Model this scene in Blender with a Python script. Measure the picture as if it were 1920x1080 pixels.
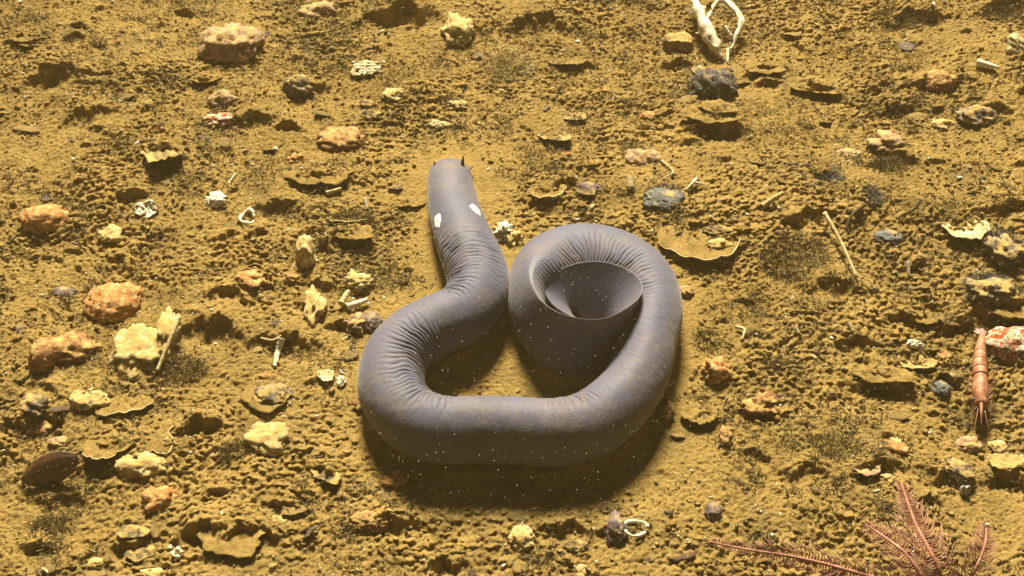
import bpy, bmesh, math, random
import numpy as np
from mathutils import Vector
from mathutils.bvhtree import BVHTree

# ---------------------------------------------------------------- camera, light
scene = bpy.context.scene
for o in list(bpy.data.objects):
    bpy.data.objects.remove(o)
COL = scene.collection
R = math.radians

PITCH, HFOV, FRAME_W = R(47), R(42), 0.80
DIST = FRAME_W / 2 / math.tan(HFOV / 2)
CAM = np.array([0, -DIST * math.cos(PITCH), DIST * math.sin(PITCH)])
cam_d = bpy.data.cameras.new('camera')
cam = bpy.data.objects.new('camera', cam_d); COL.objects.link(cam)
cam.location = CAM
cam.rotation_euler = (math.pi / 2 - PITCH, 0, 0)
cam_d.sensor_width = 36; cam_d.lens = 18 / math.tan(HFOV / 2)
cam_d.clip_start = 0.01; cam_d.clip_end = 200
scene.camera = cam

SUN_EL, SUN_AZ = R(42), R(-4)       # azimuth measured from +Y towards +X
world = bpy.data.worlds.new('World'); scene.world = world
world.use_nodes = True
wn = world.node_tree.nodes; wl = world.node_tree.links
bg = wn['Background']; bg.inputs['Strength'].default_value = 0.05
sky = wn.new('ShaderNodeTexSky'); sky.sky_type = 'NISHITA'; sky.sun_disc = False
sky.sun_elevation = SUN_EL; sky.sun_rotation = SUN_AZ
tint = wn.new('ShaderNodeMix'); tint.data_type = 'RGBA'; tint.blend_type = 'MULTIPLY'
tint.inputs['Factor'].default_value = 1.0
tint.inputs[7].default_value = (0.18, 0.14, 0.085, 1)      # light filtered by silty water
wl.new(sky.outputs['Color'], tint.inputs[6]); wl.new(tint.outputs[2], bg.inputs['Color'])

sun_d = bpy.data.lights.new('sun', 'SUN'); sun = bpy.data.objects.new('sun', sun_d); COL.objects.link(sun)
sun_d.energy = 5.0; sun_d.angle = R(15.0); sun_d.color = (1.0, 0.90, 0.70)
sdir = Vector((math.sin(SUN_AZ) * math.cos(SUN_EL), math.cos(SUN_AZ) * math.cos(SUN_EL), math.sin(SUN_EL)))
sun.rotation_euler = sdir.to_track_quat('Z', 'Y').to_euler()
sun.location = sdir * 3

vs = scene.view_settings
vs.view_transform = 'Standard'; vs.look = 'None'; vs.gamma = 1; vs.exposure = 1.60
vs.use_curve_mapping = False

# ---------------------------------------------------------------- pixel helpers (1920 x 1080 photo)
TH = math.tan(HFOV / 2)
F_ = np.array([0, math.cos(PITCH), -math.sin(PITCH)]); U_ = np.array([0, math.sin(PITCH), math.cos(PITCH)])
def ray(px, py):
    return F_ + np.array([1.0, 0, 0]) * ((px - 960) / 960 * TH) + U_ * ((540 - py) / 960 * TH)
def at(px, py, z=0.0):
    d = ray(px, py); t = (z - CAM[2]) / d[2]
    return CAM + d * t
def pxm(p):                                                # metres per photo pixel at a point
    return float(np.dot(np.asarray(p) - CAM, F_)) * TH / 960

# ---------------------------------------------------------------- noise
def _h(ix, iy, s):
    n = (ix.astype(np.uint32) * np.uint32(374761393) + iy.astype(np.uint32) * np.uint32(668265263)
         + np.uint32((s * 2246822519) & 0xffffffff))
    n = (n ^ (n >> np.uint32(13))) * np.uint32(1274126177)
    n = n ^ (n >> np.uint32(16))
    return n
def noise2(x, y, s=0):
    x0 = np.floor(x); y0 = np.floor(y); fx = x - x0; fy = y - y0
    ix = x0.astype(np.int64); iy = y0.astype(np.int64)
    u = fx * fx * fx * (fx * (fx * 6 - 15) + 10); v = fy * fy * fy * (fy * (fy * 6 - 15) + 10)
    def g(a, b):
        an = _h(ix + a, iy + b, s).astype(np.float32) * np.float32(2 * math.pi / 4294967296.0)
        return np.cos(an) * (fx - a) + np.sin(an) * (fy - b)
    n0 = g(0, 0) * (1 - u) + g(1, 0) * u
    n1 = g(0, 1) * (1 - u) + g(1, 1) * u
    return (n0 * (1 - v) + n1 * v) * 1.5
def noise3(P, f, s=0):                                     # cheap 3-D noise from three slices
    x, y, z = P[:, 0] * f, P[:, 1] * f, P[:, 2] * f
    return (noise2(x + 3.1, y + z * .71 + 7, s) + noise2(y - 5.3, z + x * .63, s + 1) + noise2(z + 9.2, x + y * .57, s + 2)) * .75
def sstep(a, b, x):
    t = np.clip((x - a) / (b - a), 0, 1); return t * t * (3 - 2 * t)

# ---------------------------------------------------------------- object helpers
def tag(o, label=None, cat=None, group=None, kind=None):
    if label: o['label'] = label
    if cat: o['category'] = cat
    if group: o['group'] = group
    if kind: o['kind'] = kind
    return o
def mesh_np(name, V, Fc, mat=None, smooth=True):
    V = np.asarray(V, dtype=np.float32); me = bpy.data.meshes.new(name)
    if isinstance(Fc, np.ndarray):
        n, k = Fc.shape
        me.vertices.add(len(V)); me.vertices.foreach_set('co', V.ravel())
        me.loops.add(n * k); me.loops.foreach_set('vertex_index', Fc.astype(np.int32).ravel())
        me.polygons.add(n)
        me.polygons.foreach_set('loop_start', np.arange(0, n * k, k, dtype=np.int32))
        me.polygons.foreach_set('loop_total', np.full(n, k, dtype=np.int32))
        me.update(calc_edges=True)
    else:
        me.from_pydata([tuple(v) for v in V.tolist()], [], Fc)
    if smooth:
        me.polygons.foreach_set('use_smooth', np.ones(len(me.polygons), dtype=bool))
    if mat: me.materials.append(mat)
    me.update()
    return me
def obj(name, me, parent=None, loc=None, rot=None):
    o = bpy.data.objects.new(name, me); COL.objects.link(o)
    if parent: o.parent = parent
    if loc is not None: o.location = loc
    if rot is not None: o.rotation_euler = rot
    return o
def empty(name, loc, rz=0):
    o = bpy.data.objects.new(name, None); COL.objects.link(o)
    o.location = loc; o.rotation_euler = (0, 0, rz); o.empty_display_size = .01
    return o
def attr(me, name, arr):
    a = me.attributes.new(name, 'FLOAT', 'POINT'); a.data.foreach_set('value', np.asarray(arr, dtype=np.float32))

# ---------------------------------------------------------------- materials
class NT:
    def __init__(s, name):
        s.m = bpy.data.materials.new(name); s.m.use_nodes = True
        s.t = s.m.node_tree; s.b = s.t.nodes['Principled BSDF']
        s.co = s.t.nodes.new('ShaderNodeTexCoord')
    def n(s, typ, **kw):
        x = s.t.nodes.new(typ)
        for k, v in kw.items(): setattr(x, k, v)
        return x
    def l(s, a, b): s.t.links.new(a, b)
    def noise(s, scale, detail=4, rough=.55, off=0):
        x = s.n('ShaderNodeTexNoise'); x.inputs['Scale'].default_value = scale
        x.inputs['Detail'].default_value = detail; x.inputs['Roughness'].default_value = rough
        mp = s.n('ShaderNodeMapping'); mp.inputs['Location'].default_value = (off, off * .7, off * 1.3)
        s.l(s.co.outputs['Object'], mp.inputs['Vector']); s.l(mp.outputs['Vector'], x.inputs['Vector'])
        return x.outputs['Fac']
    def ramp(s, fac, stops, interp='LINEAR'):
        x = s.n('ShaderNodeValToRGB'); e = x.color_ramp.elements
        x.color_ramp.interpolation = interp
        while len(e) < len(stops): e.new(.5)
        for i, (p, c) in enumerate(stops):
            e[i].position = p; e[i].color = (c, c, c, 1) if isinstance(c, (int, float)) else (*c, 1)
        s.l(fac, x.inputs['Fac']); return x.outputs['Color']
    def mix(s, fac, a, b, mode='MIX'):
        x = s.n('ShaderNodeMix'); x.data_type = 'RGBA'; x.blend_type = mode
        for inp, v in ((x.inputs['Factor'], fac), (x.inputs[6], a), (x.inputs[7], b)):
            if isinstance(v, (int, float)): inp.default_value = v
            elif isinstance(v, tuple): inp.default_value = (*v, 1)
            else: s.l(v, inp)
        return x.outputs[2]
    def bump(s, fac, dist, strength=1.0, prev=None):
        x = s.n('ShaderNodeBump'); x.inputs['Distance'].default_value = dist; x.inputs['Strength'].default_value = strength
        s.l(fac, x.inputs['Height'])
        if prev: s.l(prev, x.inputs['Normal'])
        return x.outputs['Normal']
    def attr(s, name):
        x = s.n('ShaderNodeAttribute'); x.attribute_name = name; return x.outputs['Fac']
    def math(s, op, a, b=0.0):
        x = s.n('ShaderNodeMath', operation=op)
        for i, v in enumerate((a, b)):
            if isinstance(v, (int, float)): x.inputs[i].default_value = v
            else: s.l(v, x.inputs[i])
        return x.outputs[0]
    def done(s, col, rough=.9, normal=None, spec=.2):
        if isinstance(col, tuple): s.b.inputs['Base Color'].default_value = (*col, 1)
        else: s.l(col, s.b.inputs['Base Color'])
        s.b.inputs['Roughness'].default_value = rough
        s.b.inputs['Specular IOR Level'].default_value = spec
        if normal: s.l(normal, s.b.inputs['Normal'])
        return s.m

SILT_A, SILT_B, SILT_C = (.400, .268, .082), (.325, .216, .063), (.185, .125, .038)
def mat_silt():
    t = NT('silt')
    c = t.mix(t.ramp(t.noise(9, 5, .6), [(.35, 0.0), (.68, 1.0)]), SILT_A, SILT_B)
    c = t.mix(t.ramp(t.noise(38, 5, .65, 3), [(.50, 0.0), (.68, .75)]), c, SILT_C)
    c = t.mix(t.ramp(t.noise(17, 4, .6, 9), [(.56, 0.0), (.72, .55)]), c, (.120, .105, .042))      # olive film
    c = t.mix(t.ramp(t.noise(360, 3, .6, 5), [(.60, 0.0), (.70, .7)]), c, (.085, .06, .022))       # dark grit
    c = t.mix(t.ramp(t.noise(300, 3, .6, 15), [(.66, 0.0), (.74, .75)]), c, (.48, .37, .17))      # pale grit
    c = t.mix(t.ramp(t.noise(70, 4, .6, 25), [(.66, 0.0), (.76, .55)]), c, (.32, .15, .05))       # rusty grit
    n = t.bump(t.noise(420, 5, .7), .0024, 1.0)
    n = t.bump(t.noise(1100, 3, .7, 4), .0012, 1.0, n)
    return t.done(c, 1.0, n, .05)
M = {'silt': mat_silt()}
def mat_speck(name, stops, scale=90, rough=.85, bump=.0012, silt=.35, spec=.25, fine=420):
    t = NT(name)
    g_ = .92 if 'white' in name or 'grain' in name else (.82 if 'cream' in name or 'ivory' in name or 'orange' in name else .72)
    stops = [(p, tuple(x * g_ for x in c)) for p, c in stops]
    c = t.ramp(t.noise(scale, 5, .65), stops)
    c = t.mix(t.ramp(t.noise(fine, 3, .6, 6), [(.35, .55), (.7, 1.2)]), (0, 0, 0), c, 'MULTIPLY') if False else c
    v = t.ramp(t.noise(fine, 3, .6, 6), [(.3, .62), (.72, 1.0)])
    c = t.mix(1.0, c, v, 'MULTIPLY')
    if silt > 0:
        g = t.n('ShaderNodeNewGeometry'); sx = t.n('ShaderNodeSeparateXYZ'); t.l(g.outputs['Normal'], sx.inputs[0])
        up = t.math('MULTIPLY', t.ramp(sx.outputs['Z'], [(.35, 0.0), (.95, 1.0)]), t.ramp(t.noise(scale * .8, 4, .6, 11), [(.62 - silt * .5, 0.0), (.80 - silt * .5, 1.0)]))
        c = t.mix(up, c, SILT_A)
    n = t.bump(t.noise(fine, 4, .65, 2), bump, .8)
    return t.done(c, rough, n, spec)
M['orange'] = mat_speck('orange_crust', [(.28, (.24, .09, .025)), (.42, (.50, .21, .055)), (.54, (.62, .30, .085)), (.62, (.82, .62, .30)), (.70, (.62, .30, .09)), (.8, (.40, .14, .04))], 190, silt=.2)
M['rust'] = mat_speck('rusty_crust', [(.3, (.17, .075, .03)), (.48, (.40, .17, .055)), (.62, (.50, .25, .09)), (.75, (.66, .46, .22))], 170, silt=.45)
M['pink'] = mat_speck('pink_crust', [(.3, (.26, .16, .09)), (.48, (.48, .28, .16)), (.60, (.66, .48, .28)), (.72, (.85, .72, .45))], 190, silt=.4)
M['redwhite'] = mat_speck('red_white_crust', [(.36, (.30, .05, .02)), (.46, (.55, .14, .04)), (.51, (.85, .75, .5)), (.58, (.12, .06, .04)), (.64, (.7, .25, .08))], 110, silt=.02)
M['cream'] = mat_speck('cream_crust', [(.3, (.30, .20, .065)), (.44, (.55, .40, .16)), (.56, (.88, .74, .38)), (.72, (.6, .42, .15))], 200, silt=.55)
M['white'] = mat_speck('white_shell', [(.3, (.55, .45, .26)), (.5, (.82, .73, .50)), (.7, (.9, .83, .64))], 80, .55, .0005, .05, .4)
M['bluewhite'] = mat_speck('blue_white_shell', [(.3, (.55, .58, .6)), (.6, (.85, .87, .9))], 80, .4, .0003, 0, .5)
M['ivory'] = mat_speck('ivory_chip', [(.3, (.40, .28, .10)), (.5, (.66, .52, .24)), (.7, (.8, .68, .4))], 70, .7, .0006, .15)
M['brown'] = mat_speck('brown_shell', [(.3, (.055, .024, .007)), (.5, (.115, .05, .013)), (.7, (.17, .085, .025))], 60, .5, .0005, .0, .4)
M['siltshell'] = mat_speck('silted_shell', [(.3, (.24, .17, .065)), (.5, (.36, .26, .10)), (.7, (.44, .33, .14))], 110, .95, .0022, .6, fine=300)
M['dark'] = mat_speck('dark_stone', [(.3, (.035, .03, .018)), (.55, (.085, .07, .035)), (.75, (.15, .12, .055))], 120, .9, .0015, .45)
M['crumb'] = mat_speck('mud_crumb', [(.3, (.22, .16, .06)), (.5, (.32, .23, .085)), (.7, (.40, .29, .11))], 50, 1.0, .001, .5, .05)
M['grey'] = mat_speck('grey_stone', [(.3, (.10, .09, .075)), (.55, (.18, .16, .14)), (.75, (.30, .26, .22))], 150, .9, .0016, .5)
M['bluegrey'] = mat_speck('blue_grey_sponge', [(.3, (.12, .13, .12)), (.55, (.20, .21, .19)), (.75, (.28, .27, .21))], 130, .95, .0016, .15)
M['purple'] = mat_speck('purple_grey_shell', [(.3, (.13, .09, .09)), (.55, (.24, .18, .17)), (.75, (.34, .27, .22))], 80, .8, .001, .2)
M['fuzz'] = mat_speck('brown_fuzz', [(.3, (.08, .06, .022)), (.55, (.16, .12, .045)), (.75, (.30, .22, .08))], 40, 1, .0002, 0, .05)
M['greyfuzz'] = mat_speck('grey_fuzz', [(.3, (.09, .09, .08)), (.6, (.17, .165, .145)), (.8, (.26, .24, .2))], 60, 1, .0002, 0, .05)
M['palefuzz'] = mat_speck('pale_fuzz', [(.3, (.42, .31, .12)), (.6, (.62, .48, .22)), (.8, (.8, .68, .4))], 60, 1, .0002, 0, .05)
M['tube'] = mat_speck('worm_tube', [(.3, (.06, .045, .02)), (.6, (.12, .09, .04)), (.8, (.2, .15, .06))], 60, .9, .0004, 0)
M['snow'] = mat_speck('pale_grain', [(.3, (.7, .6, .4)), (.7, (.9, .85, .7))], 30, .8, .0001, 0)

# ---------------------------------------------------------------- hagfish path (pixel, full width, full height, tilt, teardrop)
PATH = [  # px, py, width px, height px, outward tilt, sharp top, rim
    (843, 310, 66, 40, 0, 0, 0), (843, 324, 80, 54, 0, 0, 0), (844, 350, 88, 70, 0, 0, 0), (853, 400, 97, 84, 0, 0, 0),
    (870, 450, 107, 97, 0, 0, 0), (890, 498, 114, 108, 0, 0, 0), (897, 543, 118, 114, 0, 0, 0),
    (868, 588, 120, 116, 0, 0, 0), (816, 612, 122, 118, 0, 0, 0), (767, 640, 124, 120, 0, 0, 0),
    (737, 683, 126, 122, 0, 0, 0), (738, 738, 128, 124, 0, 0, 0), (772, 784, 128, 126, 0, 0, 0), (830, 806, 130, 128, 0, 0, 0),
    (900, 806, 130, 130, 0, 0, 0), (970, 808, 130, 130, 0, 0, 0), (1040, 812, 130, 130, 0, 0, 0), (1105, 797, 128, 128, 0, 0, 0),
    (1162, 753, 122, 126, 0, 0, 0), (1197, 700, 116, 124, 0, 0, 0), (1214, 640, 112, 122, 0, 0, 0),
    (1226, 580, 108, 116, 0, 0, 0), (1204, 524, 120, 108, 0, 0, 0), (1148, 490, 142, 100, 0, 0, 0),
    (1082, 482, 146, 102, 0, 0, 0), (1026, 506, 136, 110, 0, .05, 0), (996, 550, 104, 134, 0, .5, .5),
    (1006, 604, 72, 152, 0, .78, 1), (1046, 640, 56, 160, 0, .84, 1), (1098, 652, 48, 162, 2, .86, 1),
    (1146, 634, 40, 158, 8, .86, 1), (1172, 592, 36, 146, 22, .86, 1), (1152, 556, 34, 140, 36, .86, 1),
    (1100, 546, 34, 132, 40, .84, 1), (1056, 562, 36, 118, 36, .8, .8), (1068, 600, 34, 84, 22, .6, .2), (1104, 622, 30, 56, 10, .3, 0), (1136, 612, 14, 36, 0, 0, 0)]
def build_path():
    P = []
    for (px, py, w, h, ti, sh, ri) in PATH:
        z = h / 2 * .00042
        for _ in range(3):
            p = at(px, py, z); k = pxm(p); z = h / 2 * k
        z -= .0015
        p = at(px, py, z)
        P.append([*p, w * k, h * k, R(ti), sh, ri])
    P = np.array(P)
    # Catmull-Rom
    out = []
    Q = np.vstack([2 * P[0] - P[1], P, 2 * P[-1] - P[-2]])
    for i in range(1, len(Q) - 2):
        t = np.linspace(0, 1, 60, endpoint=False)[:, None]
        a, b, c, d = Q[i - 1], Q[i], Q[i + 1], Q[i + 2]
        out.append(.5 * (2 * b + (c - a) * t + (2 * a - 5 * b + 4 * c - d) * t ** 2 + (3 * b - a - 3 * c + d) * t ** 3))
    out = np.vstack(out + [P[-1:]])
    s = np.concatenate([[0], np.cumsum(np.linalg.norm(np.diff(out[:, :3], axis=0), axis=1))])
    n = 2200
    si = np.linspace(0, s[-1], n)
    R_ = np.stack([np.interp(si, s, out[:, k]) for k in range(out.shape[1])], 1)
    ker = np.ones(37) / 37
    for k in range(R_.shape[1]):
        pad = np.concatenate([np.full(18, R_[0, k]), R_[:, k], np.full(18, R_[-1, k])])
        sm = np.convolve(pad, ker, 'valid')
        w = np.minimum(1, np.minimum(np.arange(n), np.arange(n)[::-1]) / 20)
        R_[:, k] = sm * w + R_[:, k] * (1 - w)
    return R_, si
HP, HS = build_path()
PL = HP[::18, :2]
def path_dist(x, y):                                       # distance to the hagfish centreline, in plan
    d = np.full(np.shape(x), 9.0)
    for p in PL:
        d = np.minimum(d, np.hypot(x - p[0], y - p[1]))
    return d

# ---------------------------------------------------------------- seabed (one sheet, fine where it is near, reaching far out)
def axis(lo, hi, step):
    a = list(np.arange(lo, hi + step / 2, step)); s = step
    l, r = [], []
    x = lo; 
    while x > lo - 5:
        s *= 1.22; x -= s; l.append(x)
    x = hi; s = step
    while x < hi + 5:
        s *= 1.22; x += s; r.append(x)
    return np.array(l[::-1] + a + r)
STEP = .00105
GX = axis(-.58, .58, STEP); GY = axis(-.30, .47, STEP)
X, Y = np.meshgrid(GX, GY)
far = sstep(.75, 1.6, np.hypot(X, Y - .05))
def fbm(sc, oct_, s, gain=.5):
    r = 0; a = 1
    for i in range(oct_):
        r = r + a * noise2(X * sc * 2 ** i + i * 7.3, Y * sc * 2 ** i - i * 3.7, s + i); a *= gain
    return r
pd = np.full(X.shape, 9.0)
cs = 4
pdc = path_dist(X[::cs, ::cs], Y[::cs, ::cs])
def up2(a):
    ya, xa = np.arange(0, X.shape[0], cs), np.arange(0, X.shape[1], cs)
    t = np.stack([np.interp(np.arange(X.shape[1]), xa, r) for r in a]); return np.stack([np.interp(np.arange(X.shape[0]), ya, c) for c in t.T]).T
pd = up2(pdc)
sd = np.full(pdc.shape, 9.0)
for q in HP[::18]:
    sd = np.minimum(sd, np.hypot(X[::cs, ::cs] - q[0], Y[::cs, ::cs] - q[1]) - q[3] * .36)
sd = up2(sd)
near_fish = 1 - sstep(.028, .075, pd)
Z = .016 * noise2(X * 3.1 + 2, Y * 3.1, 11) + .008 * noise2(X * 8, Y * 8, 12)
Z *= (1 - .9 * (1 - sstep(.05, .16, pd)))
Z += .05 * far * noise2(X * .6, Y * .6, 13)
rough = sstep(-.3, .5, noise2(X * 7 + 5, Y * 9, 21) + .6 * noise2(X * 17, Y * 17, 22) + .10 - .45 * sstep(.0, .5, Y * .9 - X * .5 - .05))     # crumbly versus smooth areas
mid = .0045 * noise2(X * 26, Y * 30, 31) * (.35 + .65 * rough)
bil = np.abs(noise2(X * 80 + 1.5 * noise2(X * 30, Y * 30, 37), Y * 92, 32)); clump = .0034 * (bil - .22) * 1.15 * rough
bil2 = np.abs(noise2(X * 170 + 9, Y * 190, 33)); clump += .0032 * (bil2 - .2) * 1.15 * (.25 + .75 * rough)
fine = .0017 * noise2(X * 230, Y * 260, 34) * (.3 + .7 * rough) + .0013 * (np.abs(noise2(X * 300, Y * 310, 36)) - .2) + .0010 * noise2(X * 420, Y * 430, 35)
clump = clump * .80
det = (mid * .8 + clump + fine * 1.1) * (1 - far)
Z += det * (1 - .55 * near_fish)
Z += (.0042 + .003 * noise2(X * 40, Y * 40, 91) + .002 * noise2(X * 110, Y * 110, 92)) * np.exp(-((sd - .001) / .0065) ** 2)      # silt pushed up along the body

rng = random.Random(7)
def ledge(cx, cy, w, h, ang=0.0, pit=.6, seed=0):
    """a raised crust with a broken edge on the -v side and a hollow in front of it"""
    r = w * 2.4
    i0, i1 = np.searchsorted(GX, (cx - r, cx + r)); j0, j1 = np.searchsorted(GY, (cy - r, cy + r))
    if i1 - i0 < 3 or j1 - j0 < 3: return
    x = X[j0:j1, i0:i1] - cx; y = Y[j0:j1, i0:i1] - cy
    u = (x * math.cos(ang) + y * math.sin(ang)) / w; v = (-x * math.sin(ang) + y * math.cos(ang)) / w
    v = v + .28 * noise2(u * 1.7 + seed, v * .8, 50) + .12 * noise2(u * 5 + seed, v * 3, 51) + .25 * u * u
    up = np.where(v > 0, np.exp(-v * v / .8), 0) * sstep(-.02, .10, v)
    low = np.exp(-((v + .28) / .26) ** 2)
    Z[j0:j1, i0:i1] += np.exp(-u ** 2 * 1.4) * (h * up - h * pit * low) * (1 - near_fish[j0:j1, i0:i1])
# hollows and broken crust edges seen in the photograph (pixel x, y, half width, height in mm, angle)
LEDGES = [(750, 30, 75, 16, 0), (1010, 45, 60, 9, 5), (380, 795, 36, 14, 5), (1310, 785, 40, 10, 0), (1655, 712, 55, 9, -12),
          (1880, 575, 70, 17, 10), (1640, 878, 50, 12, 15), (375, 1000, 50, 11, 5), (470, 1010, 60, 9, 10), (730, 975, 55, 8, 5),
          (1060, 990, 50, 8, -5), (1715, 40, 55, 10, 0), (1890, 25, 50, 9, 0), (100, 150, 80, 9, 20), (160, 215, 60, 6, 25),
          (600, 335, 58, 10, 8), (310, 300, 46, 9, -5), (380, 150, 32, 6, 5), (40, 75, 30, 6, 10), (470, 225, 60, 8, 5), (540, 235, 25, 8, 0),
          (1435, 128, 45, 10, 15), (1540, 168, 50, 7, -12), (1340, 232, 60, 10, 0), (1270, 98, 34, 8, 0), (1680, 205, 40, 8, 0),
          (1290, 260, 30, 5, 0), (1060, 345, 30, 6, 10), (1690, 300, 35, 8, -30), (540, 640, 70, 9, -8), (400, 620, 70, 10, -12), (650, 455, 46, 9, 4),
          (520, 385, 50, 8, 10), (250, 375, 30, 7, 0), (430, 560, 45, 7, -10), (650, 610, 40, 8, 0), (60, 780, 70, 6, 5), (1440, 150, 30, 6, 0),
          (1500, 420, 55, 9, 20), (1560, 540, 60, 7, 10), (1800, 600, 50, 7, 0), (1700, 590, 40, 8, 0), (1780, 880, 60, 7, -18),
          (1895, 880, 40, 12, -5), (1150, 1000, 40, 6, 0), (1420, 770, 40, 7, 0), (1250, 820, 30, 6, 0), (1500, 890, 60, 5, 0), (240, 1020, 60, 7, 30),
          (60, 1010, 35, 7, 0), (120, 920, 40, 5, 0), (610, 885, 30, 6, -25), (840, 1060, 40, 6, 0), (1300, 700, 25, 5, 0), (1780, 700, 35, 6, 0),
          (1880, 400, 50, 9, 10), (1760, 160, 50, 8, 5), (1860, 215, 35, 8, 0), (590, 160, 35, 6, 20), (860, 330, 14, 3, 0), (1600, 640, 50, 6, 5)]
for k, (px, py, w, h, a) in enumerate(LEDGES):
    p = at(px, py); m = pxm(p)
    ledge(p[0], p[1], w * m, h * .00074, R(a), .75, k)
for k in range(1000):
    x = rng.uniform(-.58, .58); y = rng.uniform(-.30, .47)
    w = .0028 + .010 * rng.random() ** 3
    ledge(x, y, w, w * rng.uniform(.18, .5), rng.gauss(0, .45), .3, k * 3.3)
# the sheet is pushed towards its steep side a little so crusts overhang as they do in the photograph
over = sstep(.0, .008, det) * (1 - far)
YD = Y - .0016 * over * (1 - near_fish) - .9 * np.clip(clump, -.004, .004) * (1 - far)
ny, nx = X.shape
V = np.stack([X, YD, Z], -1).reshape(-1, 3)
idx = np.arange(nx * ny).reshape(ny, nx)
FQ = np.stack([idx[:-1, :-1], idx[:-1, 1:], idx[1:, 1:], idx[1:, :-1]], -1).reshape(-1, 4)
bed = obj('seabed', mesh_np('seabed', V, FQ, M['silt']))
tag(bed, 'yellow brown silty seabed with crumbly mud and small hollows', kind='structure')
def hz(x, y):
    i = min(max(np.searchsorted(GX, x) - 1, 0), nx - 2); j = min(max(np.searchsorted(GY, y) - 1, 0), ny - 2)
    return float(Z[j:j + 2, i:i + 2].mean())
def hz_avg(x, y, r):
    i0, i1 = np.searchsorted(GX, (x - r, x + r)); j0, j1 = np.searchsorted(GY, (y - r, y + r))
    return float(Z[j0:max(j1, j0 + 1), i0:max(i1, i0 + 1)].mean())
def ground(px, py, lift=0.0):
    z = 0.0
    for _ in range(4):
        p = at(px, py, z + lift); z = hz(p[0], p[1])
    return np.array([p[0], p[1], z])

# ---------------------------------------------------------------- hagfish
def mat_hagfish():
    t = NT('hagfish_skin')
    c = t.mix(t.ramp(t.noise(16, 4, .6), [(.35, 0.0), (.7, 1.0)]), (0.078, 0.085, 0.130), (0.094, 0.089, 0.130))
    c = t.mix(t.ramp(t.noise(60, 5, .65, 4), [(.5, 0.0), (.75, .45)]), c, (0.064, 0.067, 0.092))
    c = t.mix(t.ramp(t.noise(700, 2, .5, 8), [(.60, 0.0), (.70, .35)]), c, (.115, .10, .08))
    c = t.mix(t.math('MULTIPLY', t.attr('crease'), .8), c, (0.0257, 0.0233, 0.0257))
    c = t.mix(t.attr('rim'), c, (.19, .185, .20))
    s = t.math('MULTIPLY', t.attr('silt'), t.ramp(t.noise(240, 5, .7, 2), [(.42, 0.0), (.6, 1.0)]))
    c = t.mix(s, c, (.22, .15, .05))
    n = t.bump(t.noise(170, 4, .6, 7), .0007, .5)
    n = t.bump(t.noise(900, 3, .6), .0003, .7, n)
    c = t.mix(t.ramp(t.noise(34, 4, .6, 31), [(.52, 0.0), (.72, .5)]), c, (0.0716, 0.0683, 0.0554))
    c = t.mix(t.ramp(t.noise(75, 4, .65, 51), [(.50, 0.0), (.70, .40)]), c, (.110, .084, .112))
    c = t.mix(t.ramp(t.noise(110, 4, .65, 61), [(.54, 0.0), (.72, .40)]), c, (.100, .104, .090))
    m = t.done(c, .60, n, .2)
    t.b.inputs['Sheen Weight'].default_value = .22; t.b.inputs['Sheen Roughness'].default_value = .45; t.b.inputs['Sheen Tint'].default_value = (.8, .75, .7, 1)
    b = t.b
    return m
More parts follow.
